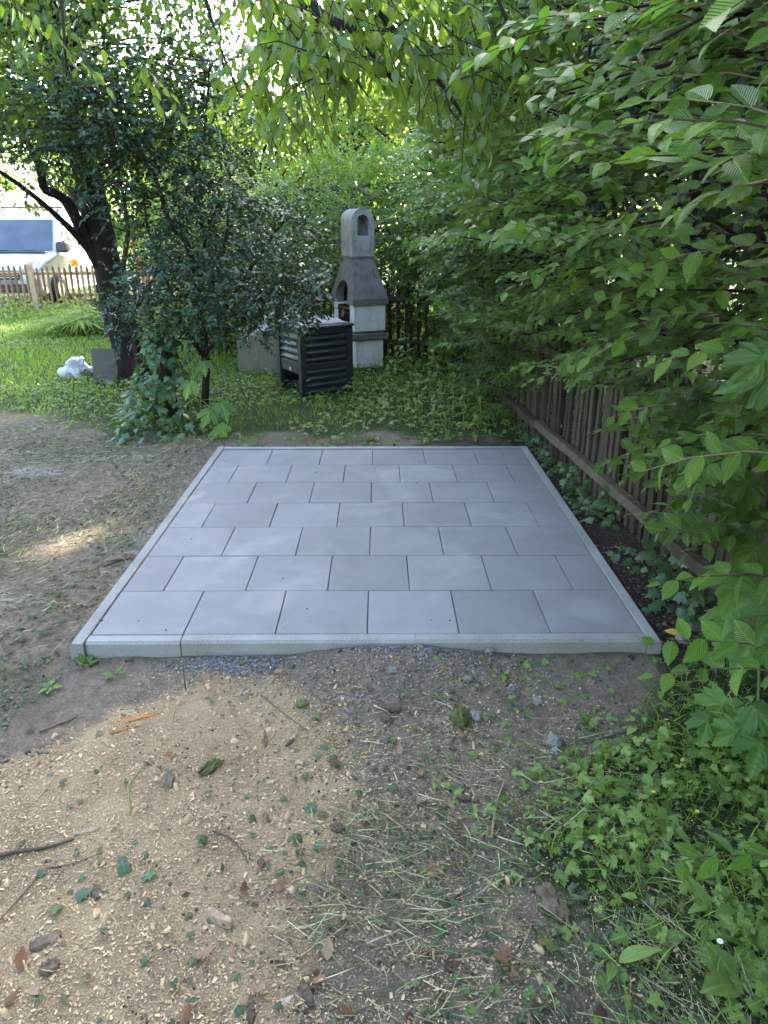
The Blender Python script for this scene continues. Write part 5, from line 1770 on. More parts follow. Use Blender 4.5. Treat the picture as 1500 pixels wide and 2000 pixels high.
x, y, z = cover(10500, 0.0, 1.9, 0.75, 2.75, lambda a, c: np.clip(w_green(a, c) * (0.08 + 0.70 * sstep(0.46, 0.66, fbm(a * 3.1 + 44, c * 3.1, 4))) + 0.06 * sstep(-0.1, 0.5, a), 0, 1))
n = len(x)
mb = MB()
hh = rng.exponential(0.028, n) * w_green(x, y) + 0.006
sel = rng.random(n)
for lo_, hi_, tpl, sz in ((0, 0.42, T_BUTTER, (0.022, 0.055)), (0.42, 0.68, T_CLOVER, (0.012, 0.028)), (0.68, 0.85, T_IVY, (0.016, 0.04)), (0.85, 1.0, T_BROAD, (0.02, 0.065))):
    k = (sel >= lo_) & (sel < hi_)
    q = int(k.sum())
    mb.inst(tpl, np.stack([x, y, z + hh], 1)[k], np.stack([rng.normal(0, 1, q), rng.normal(-0.2, 1, q), rng.normal(-0.1, 0.3, q)], 1), np.stack([rng.normal(-0.1, 0.4, q), rng.normal(-0.2, 0.4, q), np.ones(q)], 1), rng.uniform(*sz, q), rng.uniform(0.75, 1.15, q), np.clip(rng.normal(0.50, 0.27, q), 0, 1))
tag(stuff(mb.build('front_weeds', M['weed'])), 'creeping buttercup and other small weeds in the right foreground', 'weeds')

# left front green patch and crushed clippings
def clip_w(a, c):
    left = sstep(-1.25, -1.4, a) * sstep(1.7, 2.1, c) * sstep(6.8, 5.6, c) * (0.75 + 0.6 * w_green(a, c))
    mid = sstep(-0.35, 0.15, a + 0.4 * (fbm(a * 3, c * 3 + 9, 3) - 0.5)) * sstep(2.62, 2.2, c) * 0.55
    sw = 0.045 * w_saw(a, c)
    return np.clip((left + mid) * (0.12 + 0.88 * sstep(0.36, 0.58, fbm(a * 2.4 + 8, c * 2.4 + 21, 4))) + sw, 0, 1)


x, y, z = cover(46000, -4.2, 1.3, 0.8, 6.8, clip_w, 1.5)
n = len(x)
mb = MB()
sel = rng.random(n)
for lo_, hi_, tpl, sz in ((0, 0.6, T_LOW, (0.012, 0.036)), (0.6, 0.8, T_IVY, (0.014, 0.035)), (0.8, 1.0, T_BUTTER, (0.014, 0.036))):
    k = (sel >= lo_) & (sel < hi_)
    q = int(k.sum())
    mb.inst(tpl, np.stack([x, y, z + rng.uniform(0.004, 0.018, n)], 1)[k], np.stack([rng.normal(0, 1, q), rng.normal(0, 1, q), rng.normal(0, 0.15, q)], 1), np.stack([rng.normal(0, 0.35, q), rng.normal(-0.1, 0.35, q), np.ones(q)], 1), rng.uniform(*sz, q), rng.uniform(0.6, 1.0, q), np.clip(rng.normal(0.45, 0.28, q), 0, 1))
tag(stuff(mb.build('leaf_clippings', M['wilted'])), 'wilted green leaf clippings trodden into the soil', 'clippings')


# cut dry grass
def hay_w(a, c):
    left = sstep(-1.3, -1.5, a) * sstep(2.3, 2.8, c) * sstep(7.0, 5.5, c) * (0.25 + 0.65 * sstep(0.40, 0.66, fbm(a * 1.8 + 15, c * 3.0, 4)))
    mid = sstep(-0.30, 0.05, a + 0.5 * (fbm(a * 2.5 + 2, c * 2.5, 3) - 0.5)) * sstep(2.5, 2.0, c + 0.3 * a) * sstep(1.1, 0.6, a) * (0.22 + 0.5 * sstep(0.36, 0.60, fbm(a * 2.1 + 33, c * 2.6 + 1, 4)))
    return np.clip(left + mid + 0.02 * w_saw(a, c), 0, 1)


x, y, z = cover(155000, -4.5, 1.1, 0.75, 6.8, hay_w, 1.6)
n = len(x)
mb = MB()
flow = 2.2 * fbm(x * 1.3 + 70, y * 1.3, 2) * math.pi - 1.0
flow = np.where(x > -1, -0.75 + 1.6 * (fbm(x * 1.7, y * 1.7 + 60, 2) - 0.5) * 2, flow * 0.5) + rng.normal(0, 0.55, n)
f = np.stack([np.cos(flow), np.sin(flow), rng.normal(0.02, 0.07, n)], 1)
cls = rng.integers(0, 3, n)
for k in range(3):
    s_ = cls == k
    q = int(s_.sum())
    nrm_ = np.stack([rng.normal(0, 1, q), rng.normal(0, 1, q), rng.normal(0, 0.5, q)], 1)
    mb.inst(T_HAY[k], np.stack([x, y, z + rng.uniform(0.002, 0.022, n)], 1)[s_], f[s_], nrm_ * np.array([1, 1, 0.2]) + UP * 0.45, np.where(y[s_] < 2.7, rng.uniform(0.03, 0.13, q), rng.uniform(0.02, 0.07, q)), np.where(y[s_] < 2.7, 1.0, 2.8), np.clip(rng.normal(0.50, 0.26, q) - 0.06 * (x[s_] < -1.2), 0, 1))
tag(stuff(mb.build('cut_grass', M['hay'])), 'dry cut grass strewn over the bare ground', 'cut grass')

# sawdust and wood chips
def chip_w(a, c):
    s_ = w_saw(a, c)
    mid = 0.85 * sstep(-1.2, -0.6, a) * sstep(2.62, 2.4, c) * sstep(1.2, 0.3, a) * (0.3 + 0.7 * sstep(0.4, 0.6, fbm(a * 4, c * 4 + 7, 3)))
    rim = 0.10 * sstep(1.2, 1.25, a)
    return np.clip(s_ + mid + rim, 0, 1)


x, y, z = cover(200000, -1.9, 1.5, 0.8, 3.6, chip_w, 1.25)
n = len(x)
sz = np.clip(rng.lognormal(math.log(0.0040), 0.5, n), 0.002, 0.018)
mb = MB()
yaw = rng.uniform(0, 2 * math.pi, n)
mb.inst(T_CHIP, np.stack([x, y, z + 0.0015 + sz * 0.15], 1), np.stack([np.cos(yaw), np.sin(yaw), rng.normal(0, 0.28, n)], 1), np.stack([rng.normal(0, 0.35, n), rng.normal(0, 0.35, n), np.ones(n)], 1), sz, rng.uniform(0.4, 1.1, n), np.clip(rng.normal(0.48, 0.17, n) - 0.10 * (fbm(x * 3, y * 3, 3) < 0.42), 0, 1))
x, y, z = cover(230, -1.9, 0.9, 0.8, 2.6, chip_w, 1.25)
n = len(x)
sz = rng.uniform(0.014, 0.045, n)
yaw = rng.uniform(0, 2 * math.pi, n)
mb.inst(T_CRUMB, np.stack([x, y, z + 0.003], 1), np.stack([np.cos(yaw), np.sin(yaw), rng.normal(0, 0.15, n)], 1), np.stack([rng.normal(0, 0.2, n), rng.normal(0, 0.2, n), np.ones(n)], 1), sz, rng.uniform(0.15, 0.4, n), np.clip(rng.normal(0.35, 0.25, n), 0, 0.8))
tag(stuff(mb.build('sawdust', M['chip'])), 'pale sawdust and wood chips spread over the left foreground', 'sawdust')

# earth crumbs and crushed gravel
def crumb_w(a, c):
    return np.clip(0.9 * sstep(2.50, 2.57, c) * sstep(2.62, 2.60, c) + sstep(1.18, 1.24, a) * sstep(2.3, 2.6, c) + 0.7 * sstep(2.75, 2.4, c) * sstep(-0.5, 0.1, a) + 0.9 * w_saw(a, c) * sstep(0.40, 0.62, fbm(a * 4 + 90, c * 4, 3)) + 0.7 * sstep(5.5, 5.6, c) * sstep(5.95, 5.7, c) + 0.6 * sstep(-1.3, -1.4, a) * sstep(2.3, 2.7, c), 0, 1)


x, y, z = cover(60000, -3.2, 1.75, 0.8, 6.0, crumb_w, 1.2)
n = len(x)
sz = np.clip(rng.lognormal(math.log(0.0062), 0.55, n), 0.0025, np.where(w_saw(x, y) > 0.4, 0.012, 0.026))
yaw = rng.uniform(0, 2 * math.pi, n)
mb = MB()
mb.inst(T_PEB, np.stack([x, y, z - 0.001], 1), np.stack([np.cos(yaw), np.sin(yaw), 0 * yaw], 1), np.stack([rng.normal(0, 0.25, n), rng.normal(0, 0.25, n), np.ones(n)], 1), sz * 1.15, rng.uniform(0.6, 1.2, n), np.clip(rng.normal(0.4, 0.25, n) + 0.3 * ((y < 2.55) | (x < -1.32)), 0, 1))
tag(stuff(mb.build('earth_crumbs', M['crumb'], None, False)), 'loose dark earth crumbs beside the patio kerbs', 'soil')


def grav_w(a, c):
    return np.clip(np.exp(-((a + 0.62) / 0.18) ** 2 - ((c - 2.54) / 0.05) ** 2) * 1.3 + np.exp(-((a - 0.17) / 0.22) ** 2 - ((c - 2.56) / 0.05) ** 2) * 0.5 + 0.10 * np.exp(-((a - 0.0) / 0.5) ** 2 - ((c - 2.38) / 0.15) ** 2), 0, 1)


x, y, z = cover(26000, -1.1, 0.8, 2.1, 2.597, grav_w)
n = len(x)
sz = rng.uniform(0.005, 0.012, n)
yaw = rng.uniform(0, 2 * math.pi, n)
mb = MB()
mb.inst(T_CRUMB, np.stack([x, y, z + 0.004], 1), np.stack([np.cos(yaw), np.sin(yaw), 0 * yaw], 1), np.stack([rng.normal(0, 0.3, n), rng.normal(0, 0.3, n), np.ones(n)], 1), sz, 1.0, rng.random(n))
tag(stuff(mb.build('gravel', M['gravel'], None, False)), 'blue grey crushed gravel spilling from under the front kerb', 'gravel')

# ------------------------------------------------------------------ stones and single bits in the foreground
def gp(px, py, dz=0.0):
    p = on(px, py, -0.06)
    for _ in range(4):
        p = on(px, py, float(gz(p[0], p[1])))
    return np.array([p[0], p[1], p[2] + dz])


def stone(px, py, r, mat, label, name='stone', cat='stone', group=None, flat=(1, 0.85, 0.6), seed=None, rough=0.28):
    V, F = lump(r * flat[0], r * flat[1], r * flat[2], seed if seed is not None else random.random() * 50, rough * 1.5, 3, 0.7, 1.7 if mat == 'stone' else 3.2)
    m = MB()
    m.poly(V, F)
    o = m.build(name, M[mat], smooth=False)
    o.location = gp(px, py, r * flat[2] * 0.45)
    o.rotation_euler = (random.uniform(-.2, .2), random.uniform(-.2, .2), random.uniform(0, 6))
    return tag(o, label, cat, group)


stone(897, 1408, 0.042, 'moss', 'round moss covered stone in the foreground soil', flat=(1, .85, .75))
stone(930, 1402, 0.026, 'stone', 'small grey stone touching the mossy stone')
stone(765, 1383, 0.036, 'brown_stone', 'flat brown stone in the foreground left of the mossy stone', flat=(1.1, .6, .45))
stone(755, 1405, 0.024, 'brown_stone', 'small dark brown stone just below the flat brown stone')
stone(1080, 1452, 0.032, 'stone', 'angular grey stone among the weeds right of the mossy stone', flat=(1, .8, .7))
stone(1086, 1472, 0.022, 'stone', 'small pale stone below the angular grey stone', flat=(1.1, .7, .5))
stone(913, 1328, 0.023, 'stone', 'rounded light grey stone in bare soil near the front kerb')
stone(768, 1308, 0.026, 'stone', 'flat pale stone chip lying near the middle of the front kerb', flat=(1.1, .8, .25))
stone(1050, 1372, 0.024, 'stone', 'grey stone on soil below the right part of the front kerb')
stone(1000, 1345, 0.018, 'stone', 'small grey stone left of the weeds below the front kerb')
stone(362, 1275, 0.034, 'brown_stone', 'brown grey stone against the front kerb beside the left gravel patch', flat=(1.2, .7, .55))
stone(262, 1262, 0.030, 'brown_stone', 'dark earth clod against the left part of the front kerb', 'earth_clod', 'clod')
stone(238, 1268, 0.024, 'brown_stone', 'small earth clod touching the left front kerb', 'earth_clod', 'clod')
stone(885, 1262, 0.026, 'stone', 'dark clod on top of the gravel by the front kerb', 'earth_clod', 'clod')
stone(955, 1272, 0.026, 'stone', 'grey stone close to the front kerb right of centre')
stone(760, 1268, 0.045, 'stone', 'long flat grey stone lying on the heap at the kerb centre', flat=(1.1, .6, .3))
stone(660, 1262, 0.022, 'brown_stone', 'brown stone on the heap left of the kerb centre')
stone(1355, 1228, 0.040, 'brown_stone', 'brown stone in dark soil right of the front patio corner', flat=(1.2, .8, .5))
stone(1330, 1252, 0.028, 'stone', 'grey stone beside the yellow leaf at the patio corner')
stone(590, 1378, 0.024, 'moss', 'small dark mossy lump on the edge of the sawdust')
stone(1078, 1768, 0.042, 'bark_bit', 'reddish brown rotten wood lump among cut grass', 'wood_lump', 'wood', flat=(1.2, .7, .6), rough=0.4)
stone(755, 1445, 0.020, 'stone', 'grey pebble in cut grass below the brown stones', 'stone')
stone(410, 1500, 0.036, 'moss', 'dark mossy bark lump lying on the sawdust', 'bark_lump', 'bark', flat=(1.4, .5, .4), rough=0.45)
stone(330, 1525, 0.028, 'bark_bit', 'dark crumbly bark lump left of the mossy one on the sawdust', 'bark_lump', 'bark', flat=(1.2, .6, .4), rough=0.45)
stone(100, 1890, 0.024, 'bark_bit', 'grey brown clod on sawdust at the lower left', 'earth_clod', 'clod', rough=0.4)
stone(660, 1150 + 470, 0.02, 'bark_bit', 'small dark bark crumb in the middle foreground', 'bark_lump', 'bark')
stone(215, 245 + 505, 0.05, 'stone', 'rough stone beside the leaning slab at the tree foot', flat=(1.2, .8, .6))
stone(262, 742, 0.07, 'stone', 'pale block of stone at the foot of the leaning tree', flat=(1.2, .8, .6))
stone(306, 735, 0.06, 'stone', 'grey stone right of the leaning tree foot', flat=(1.3, .8, .5))
stone(225, 1095, 0.045, 'brown_stone', 'brown clod on bare ground left of the patio kerb', 'earth_clod', 'clod', flat=(1.6, .8, .4))
stone(247, 1092, 0.03, 'brown_stone', 'smaller brown clod nearest the left patio kerb', 'earth_clod', 'clod', flat=(1.4, .8, .4))


def slat(px, py, L, W_, H, yaw, mat, label, name, cat, group=None, tilt=0.0):
    """broken splinter of wood or bark: ragged ends, uneven top"""
    k = 7
    V, F = [], []
    for i in range(k + 1):
        t = i / k
        e = (0.45 + 0.55 * math.sin(math.pi * min(0.97, max(0.05, t)))) * random.uniform(0.75, 1.1)
        yy = (t - 0.5) * L
        hz = H * random.uniform(0.6, 1.1)
        V += [(-W_ / 2 * e, yy, 0), (-W_ / 3 * e, yy + random.uniform(-1, 1) * L * 0.03, hz), (W_ / 3 * e, yy + random.uniform(-1, 1) * L * 0.03, hz * random.uniform(.6, 1)), (W_ / 2 * e, yy, 0)]
    for i in range(k):
        for j in range(4):
            a, b_ = i * 4 + j, i * 4 + (j + 1) % 4
            F.append((a, b_, b_ + 4, a + 4))
    F += [(0, 1, 2, 3), tuple(k * 4 + j for j in (3, 2, 1, 0))]
    m = MB()
    m.poly(V, F)
    o = m.build(name, M[mat])
    o.location = gp(px, py, 0.0)
    o.rotation_euler = (tilt, 0, yaw)
    return tag(o, label, cat, group)


slat(270, 1405, 0.19, 0.03, 0.012, R(-68), 'root', 'orange brown cut root showing through the sawdust', 'cut_root', 'root')
slat(247, 1425, 0.11, 0.012, 0.007, R(-66), 'root', 'thin orange root sliver below the wide cut root', 'cut_root', 'root')
slat(430, 1796, 0.085, 0.035, 0.022, R(58), 'wood_bit', 'pale splintered wood chunk in the lower foreground', 'wood_chunk', 'wood')
slat(90, 1840, 0.075, 0.045, 0.016, R(-60), 'bark_bit', 'grey bark piece over a green leaf at the lower left', 'bark_piece', 'bark')
slat(518, 1445, 0.075, 0.018, 0.014, R(10), 'bark_bit', 'brown stick of bark on sawdust below the gravel', 'bark_piece', 'bark')
slat(566, 1452, 0.045, 0.016, 0.010, R(-30), 'bark_bit', 'short dark bark splinter right of the brown bark stick', 'bark_piece', 'bark')
slat(190, 1745, 0.045, 0.035, 0.010, R(30), 'bark_bit', 'purplish bark scrap beside an ivy leaf on sawdust', 'bark_piece', 'bark')
slat(115, 1415, 0.14, 0.022, 0.010, R(-52), 'bark_bit', 'long bark strip at the left rim of the sawdust', 'bark_piece', 'bark')
slat(85, 1470, 0.05, 0.018, 0.008, R(80), 'bark_bit', 'short bark strip on sawdust near the left edge', 'bark_piece', 'bark')
slat(600, 1945, 0.07, 0.03, 0.014, R(25), 'bark_bit', 'dark rotten bark piece at the bottom centre', 'bark_piece', 'bark')
slat(490, 1975, 0.06, 0.025, 0.014, R(10), 'bark_bit', 'dark bark chunk at the bottom edge left of centre', 'bark_piece', 'bark')
slat(905, 1562, 0.05, 0.026, 0.012, R(70), 'bark_bit', 'dark brown wood piece in cut grass right of centre', 'bark_piece', 'bark')
slat(555, 1958, 0.05, 0.02, 0.010, R(-60), 'wood_bit', 'pale wood splinter next to dark bark at the bottom', 'wood_chunk', 'wood')
slat(590, 1716, 0.035, 0.009, 0.006, R(-70), 'wood_bit', 'cream wood splinter among brown leaves and grass', 'wood_chunk', 'wood')
slat(170, 1625, 0.07, 0.022, 0.010, R(-75), 'wood_bit', 'weathered wood splinter on sawdust above the long twig', 'wood_chunk', 'wood')


def twig(pts, r, mat, label, lift=0.006, cat='twig', name='twig'):
    P = [gp(a, b_, lift) for a, b_ in pts]
    P = smooth_path(P, 18)
    P[:, 2] = np.maximum(P[:, 2], gz(P[:, 0], P[:, 1]) + r * 0.8)
    m = MB()
    m.tube(P, np.linspace(r, r * 0.6, 18), 6, 0.15)
    return tag(m.build(name, M[mat]), label, cat)


twig([(-20, 1678), (40, 1665), (90, 1658), (145, 1642)], 0.006, 'twig', 'straight brown twig lying on sawdust at the left edge')
twig([(0, 1800), (40, 1755), (70, 1720), (85, 1700), (140, 1690), (200, 1668)], 0.0022, 'twig', 'thin ivy runner with leaves on the sawdust')
twig([(415, 1625), (450, 1640), (470, 1662), (485, 1688)], 0.003, 'twig', 'thin reddish twig at the edge of the sawdust')
twig([(1060, 1615), (1100, 1597), (1180, 1595), (1200, 1580), (1222, 1576)], 0.0042, 'wood_bit', 'pale bent root lying across the right foreground')
twig([(960, 1640), (965, 1600), (970, 1570), (985, 1530)], 0.005, 'wood_bit', 'pale curved stick among cut grass right of centre')
twig([(1120, 1452), (1150, 1440), (1185, 1428)], 0.0035, 'green_stem', 'cut green stalk lying near the angular grey stone', cat='stalk', name='stalk')
twig([(1140, 1455), (1250, 1425), (1330, 1410), (1400, 1400)], 0.003, 'twig', 'long dark twig among the weeds at right')
twig([(1310, 1360), (1350, 1355), (1375, 1335), (1380, 1310)], 0.0032, 'twig', 'curled grey root at the right below the bright leaves')
twig([(255, 1590), (252, 1540), (268, 1515), (295, 1482)], 0.0026, 'green_stem', 'thin green stem bent over the sawdust', cat='stalk', name='stalk')
twig([(510, 1360), (560, 1400), (600, 1430)], 0.002, 'twig', 'fine dark twig where sawdust meets soil')
twig([(880, 1450), (900, 1430), (935, 1405), (945, 1390)], 0.0026, 'twig', 'grey twig lying beside the mossy stone')
twig([(1065, 1605), (1110, 1560), (1160, 1480)], 0.0018, 'twig', 'thin straight twig pointing away in the right foreground')
twig([(855, 1495), (890, 1505), (950, 1512)], 0.0024, 'wood_bit', 'straw coloured stalk in cut grass below the mossy stone', cat='stalk', name='stalk')
o = MB().tube([gp(363, 1348) - UP * 0.02, gp(363, 1348) + np.array([0, 0, 0.06]), gp(363, 1348) + np.array([0.001, 0, 0.125])], [0.0022, 0.002, 0.0015], 5).build('thin_stick', M['twig'])
tag(o, 'thin black stick standing upright in the sawdust below the kerb', 'stick')

# single leaves on the ground
MARKS = [(897, 1408, 'the mossy stone'), (765, 1383, 'the flat brown stone'), (1080, 1452, 'the angular grey stone'), (913, 1328, 'the rounded pale stone'), (270, 1405, 'the orange cut root'), (430, 1796, 'the pale wood chunk'),
         (90, 1840, 'the grey bark piece at lower left'), (518, 1445, 'the brown bark stick'), (190, 1745, 'the purplish bark scrap'), (600, 1945, 'the dark rotten bark at the bottom'), (905, 1562, 'the dark brown wood piece'),
         (70, 1665, 'the straight brown twig'), (450, 1640, 'the reddish twig'), (1160, 1595, 'the pale bent root'), (965, 1600, 'the pale curved stick'), (1078, 1768, 'the reddish rotten wood lump'), (990, 1862, 'the large lobed leaf'), (410, 1500, 'the mossy bark lump'), (590, 1378, 'the small mossy lump'), (755, 1445, 'the grey pebble')]
USED = set()


def place_label(what, px, py):
    for _, mx_, my_, nm in sorted((math.hypot(px - a, (py - c) * 1.3), a, c, nm) for a, c, nm in MARKS):
        dx, dy = px - mx_, py - my_
        rel = [('right of', 'left of')[dx < 0], ('below', 'above')[dy < 0]]
        if abs(dy) > abs(dx):
            rel = rel[::-1]
        near = 'just ' if math.hypot(dx, dy) < 60 else ''
        for r_ in (rel[0], rel[1]):
            t = '%s %s%s %s' % (what, near, r_, nm)
            if t not in USED:
                USED.add(t)
                return t
    return what


TONE = {0.25: 'dark', 0.5: 'reddish', 0.75: 'orange', 0.9: 'pale'}
lmeshes = {}


def ground_leaf(px, py, tpl, sz, mat, name, label, cat='leaf', group=None, tv=0.5, tilt=0.25, yaw=None, lift=0.008):
    key = (id(tpl), mat, tv)
    if key not in lmeshes:
        mb = MB()
        mb.add(tpl[0], tpl[1], tpl[2], tpl[3], tv)
        lmeshes[key] = mb.mesh(name, M[mat], True)
    o = link(name, lmeshes[key])
    o.location = gp(px, py, lift)
    o.rotation_euler = (random.uniform(-tilt, tilt) + 0.1, random.uniform(-tilt, tilt), random.uniform(0, 6.28) if yaw is None else yaw)
    o.scale = (sz, sz, sz)
    return tag(o, label, cat, group)


T_DRY = ovate(9, 0.30, 0.55, -0.35, 0.45, 1.4, 0.12)
T_DRY2 = ovate(9, 0.26, -0.5, 0.4, 0.45, 1.4, 0.10)
T_OAK = fan([(0, 0), (0.08, 0.1), (0.22, 0.18), (0.14, 0.28), (0.30, 0.40), (0.18, 0.50), (0.30, 0.66), (0.16, 0.74), (0.16, 0.9), (0, 1.0)], 0.35, (0, 0.5), 0.15)
ground_leaf(990, 1862, T_OAK, 0.075, 'dry_leaf', 'dry_leaf', 'large reddish brown lobed leaf on cut grass at bottom right', tv=0.45, yaw=R(150))
ground_leaf(1172, 1965, T_DRY2, 0.055, 'dry_leaf', 'dry_leaf', 'dull purple brown leaf at the bottom beside the weeds', tv=0.15, yaw=R(170))
ground_leaf(1334, 1246, T_CHERRY_HI, 0.085, 'yellow_leaf', 'yellow_leaf', 'spotted yellow leaf in dark soil at the right patio corner', tv=0.6, yaw=R(60))
ground_leaf(715, 862, T_DRY, 0.10, 'dry_leaf', 'dry_leaf', 'brown dry leaf behind the middle of the back kerb', tv=0.6)
ground_leaf(282, 962, T_DRY, 0.055, 'dry_leaf', 'dry_leaf', 'light brown leaf on bare ground left of the patio', tv=0.9)
ground_leaf(270, 1044, T_DRY2, 0.06, 'dry_leaf', 'dry_leaf', 'orange brown leaf left of the patio near the clods', tv=0.7)
ground_leaf(536, 1318, T_DRY, 0.042, 'dry_leaf', 'dry_leaf', 'orange leaf below the left gravel patch', tv=0.75)
ground_leaf(605, 1275, T_DRY2, 0.04, 'dry_leaf', 'dry_leaf', 'orange brown leaf lying on the gravel by the kerb', tv=0.75)
for px_, py_ in ((780, 1478), (865, 1580), (815, 1505), (905, 1445), (545, 1745), (565, 1775), (505, 1770), (620, 1895), (560, 1890), (585, 1875), (640, 1880), (720, 1755), (440, 1745), (480, 1730), (845, 1720), (940, 1760), (860, 1780), (830, 1560), (720, 1600), (510, 1680), (490, 1935), (465, 1960), (40, 1900), (60, 1935), (10, 1970), (380, 1880), (280, 1490), (340, 1475), (640, 1490), (895, 1395), (1075, 1840), (870, 1900), (800, 1985), (690, 1990), (370, 1965), (455, 1850), (610, 1920), (660, 1560), (830, 1640), (1010, 1930)):
    tn = random.choice((0.25, 0.5, 0.75, 0.9))
    ground_leaf(px_, py_, random.choice((T_DRY, T_DRY2, T_DRY, T_DRY2, T_DRY2, T_OAK)), random.uniform(0.03, 0.058), 'dry_leaf', 'dry_leaf', place_label(TONE[tn] + ' brown dry leaf', px_, py_), 'leaf', 'small dry leaves in the foreground', tn)
for px_, py_ in ((150, 1665), (70, 1712), (268, 1645), (290, 1670), (240, 1675), (160, 1712), (112, 1770), (155, 1755), (245, 1710), (280, 1715), (405, 1645), (500, 1600), (495, 1630), (590, 1640), (615, 1655), (600, 1590), (480, 1560), (455, 1905), (460, 1985), (275, 1885), (540, 1710), (870, 1828), (640, 1460), (620, 1480), (660, 1485), (690, 1475), (665, 1500), (580, 1470), (615, 1400), (755, 1505), (390, 1870), (760, 1545), (970, 1470)):
    ground_leaf(px_, py_, random.choice((T_IVY, T_IVY_HI, T_IVY)), random.uniform(0.022, 0.045), 'ivy', 'ivy_leaf', place_label('small green ivy leaf', px_, py_), 'leaf', 'ivy leaves in the foreground', random.choice((0.15, 0.35, 0.6)), 0.4)
ground_leaf(150, 1756, T_IVY, 0.045, 'ivy', 'ivy_leaf', 'dark green ivy leaf beside the purplish bark scrap', tv=0.2, yaw=R(-60))
ground_leaf(72, 1828, T_HEART, 0.055, 'ivy', 'ivy_leaf', 'dark green leaf under the bark piece at the lower left', tv=0.1, yaw=R(20), lift=0.004)

# larger weeds at right, each a plant
def rosette(px, py, n, L, tpl, label, cat, name, mat='weed', up=0.5, wid=0.8):
    b0 = gp(px, py, 0.0)
    root = thing(name, label, cat, b0)
    for k in range(n):
        mb = lmeshes.setdefault((id(tpl), mat, 'r', k % 3), None)
        if mb is None:
            q = MB()
            q.add(tpl[0], tpl[1], tpl[2], tpl[3], (0.25, 0.45, 0.65)[k % 3])
            lmeshes[(id(tpl), mat, 'r', k % 3)] = mb = q.mesh('leaf', M[mat], True)
        o = link('leaf', mb, root, True)
        a = k * 2.4 + random.gauss(0, 0.3)
        sz = L * random.uniform(0.7, 1.1)
        o.rotation_euler = (up * random.uniform(0.5, 1.4), random.gauss(0, 0.2), a)
        o.location = (-math.sin(a) * 0.008, math.cos(a) * 0.008, 0.01)
        o.scale = (sz * wid, sz, sz)
    return root


T_DOCK = ovate(9, 0.24, 0.2, 0.45, 0.45, 1.6)
rosette(1200, 1885, 3, 0.10, T_DOCK, 'small dock plant with a long oval leaf at the bottom right', 'dock', 'dock_plant')
rosette(1390, 1800, 3, 0.10, T_DOCK, 'dock plant with oval leaves beside the daisy', 'dock', 'dock_plant')
rosette(1440, 1930, 4, 0.12, T_DOCK, 'broad dock plant at the bottom right corner', 'dock', 'dock_plant', wid=1.3)
rosette(1475, 1860, 4, 0.12, T_DOCK, 'broad leaved dock plant at the right edge', 'dock', 'dock_plant', wid=1.3)
rosette(1290, 1840, 4, 0.07, T_HEART, 'round leaved weed left of the daisy', 'weed', 'broad_weed')
rosette(1370, 1700, 5, 0.07, T_BUTTER, 'tall creeping buttercup with deeply cut leaves at right', 'buttercup', 'buttercup', up=0.8, wid=1.1)
rosette(1310, 1640, 5, 0.06, T_BUTTER, 'creeping buttercup with lobed leaves in the right weeds', 'buttercup', 'buttercup', up=0.8, wid=1.1)
rosette(1255, 1495, 4, 0.05, T_BUTTER, 'small buttercup near the right edge of the bare soil', 'buttercup', 'buttercup', up=0.6, wid=1.1)
rosette(1150, 1415, 5, 0.05, T_BUTTER, 'pale lobed buttercup plant left of the long dark twig', 'buttercup', 'buttercup', up=0.5, wid=1.1)
rosette(1420, 1560, 4, 0.08, T_HEART, 'broad leaved weed under the hedge at the right edge', 'weed', 'broad_weed')
rosette(480, 1295 + 4, 4, 0.035, T_CLOVER, 'tiny green sprout at the left gravel patch', 'sprout', 'sprout', up=0.6)
rosette(170, 1300, 5, 0.06, T_HEART, 'round leaved weed at the front left patio corner', 'weed', 'broad_weed', up=0.7)
rosette(225, 1322, 4, 0.05, T_BROAD, 'leafy green weed left of the upright stick', 'weed', 'broad_weed', up=0.4)
rosette(100, 1345, 5, 0.05, T_BROAD, 'flattened green weed near the left edge of the sawdust', 'weed', 'broad_weed', up=0.3)

M['petal_white'] = tint_mat('white_petal', [(0, (0.7, 0.7, 0.7)), (1, (0.85, 0.85, 0.85))], 0.6, 20, 0.1)
M['petal_yellow'] = tint_mat('yellow_petal', [(0, (0.6, 0.42, 0.02)), (1, (0.8, 0.65, 0.05))], 0.5, 20, 0.1)
M['petal_purple'] = tint_mat('purple_petal', [(0, (0.20, 0.12, 0.42)), (0.5, (0.34, 0.24, 0.62)), (1, (0.52, 0.42, 0.78))], 0.6, 20, 0.3)
M['petal_orange'] = tint_mat('orange_petal', [(0, (0.7, 0.22, 0.02)), (1, (0.85, 0.36, 0.05))], 0.5, 20, 0.2, trans=(0.8, 0.3, 0.03))


def flower(px, py, hgt, r, npet, pm, cm, label, cat, name, petw=0.35):
    b0 = gp(px, py + 12, 0)
    root = thing(name, label, cat, b0)
    MB().tube([(0, 0, 0), (0.003, 0, hgt * 0.6), (0, -0.004, hgt)], 0.0012, 4).build('stem', M['green_stem'], root, local=True)
    m = MB()
    a = np.linspace(0, 2 * math.pi, npet, endpoint=False)
    f = np.stack([np.cos(a), np.sin(a), 0 * a + 0.2], 1)
    m.inst(ovate(4, petw, 0.2, 0.1, 0.6, 2.0), np.tile([0, -0.004, hgt], (npet, 1)), f, np.tile(UP, (npet, 1)), r, 0.6, 0.5)
    m.build('petals', M[pm], root, local=True)
    V, F = lump(r * 0.38, r * 0.38, r * 0.25, 3, 0.1, 1)
    m = MB()
    m.poly(V + np.array([0, -0.004, hgt + r * 0.1]), F)
    m.build('flower_centre', M[cm], root, local=True)


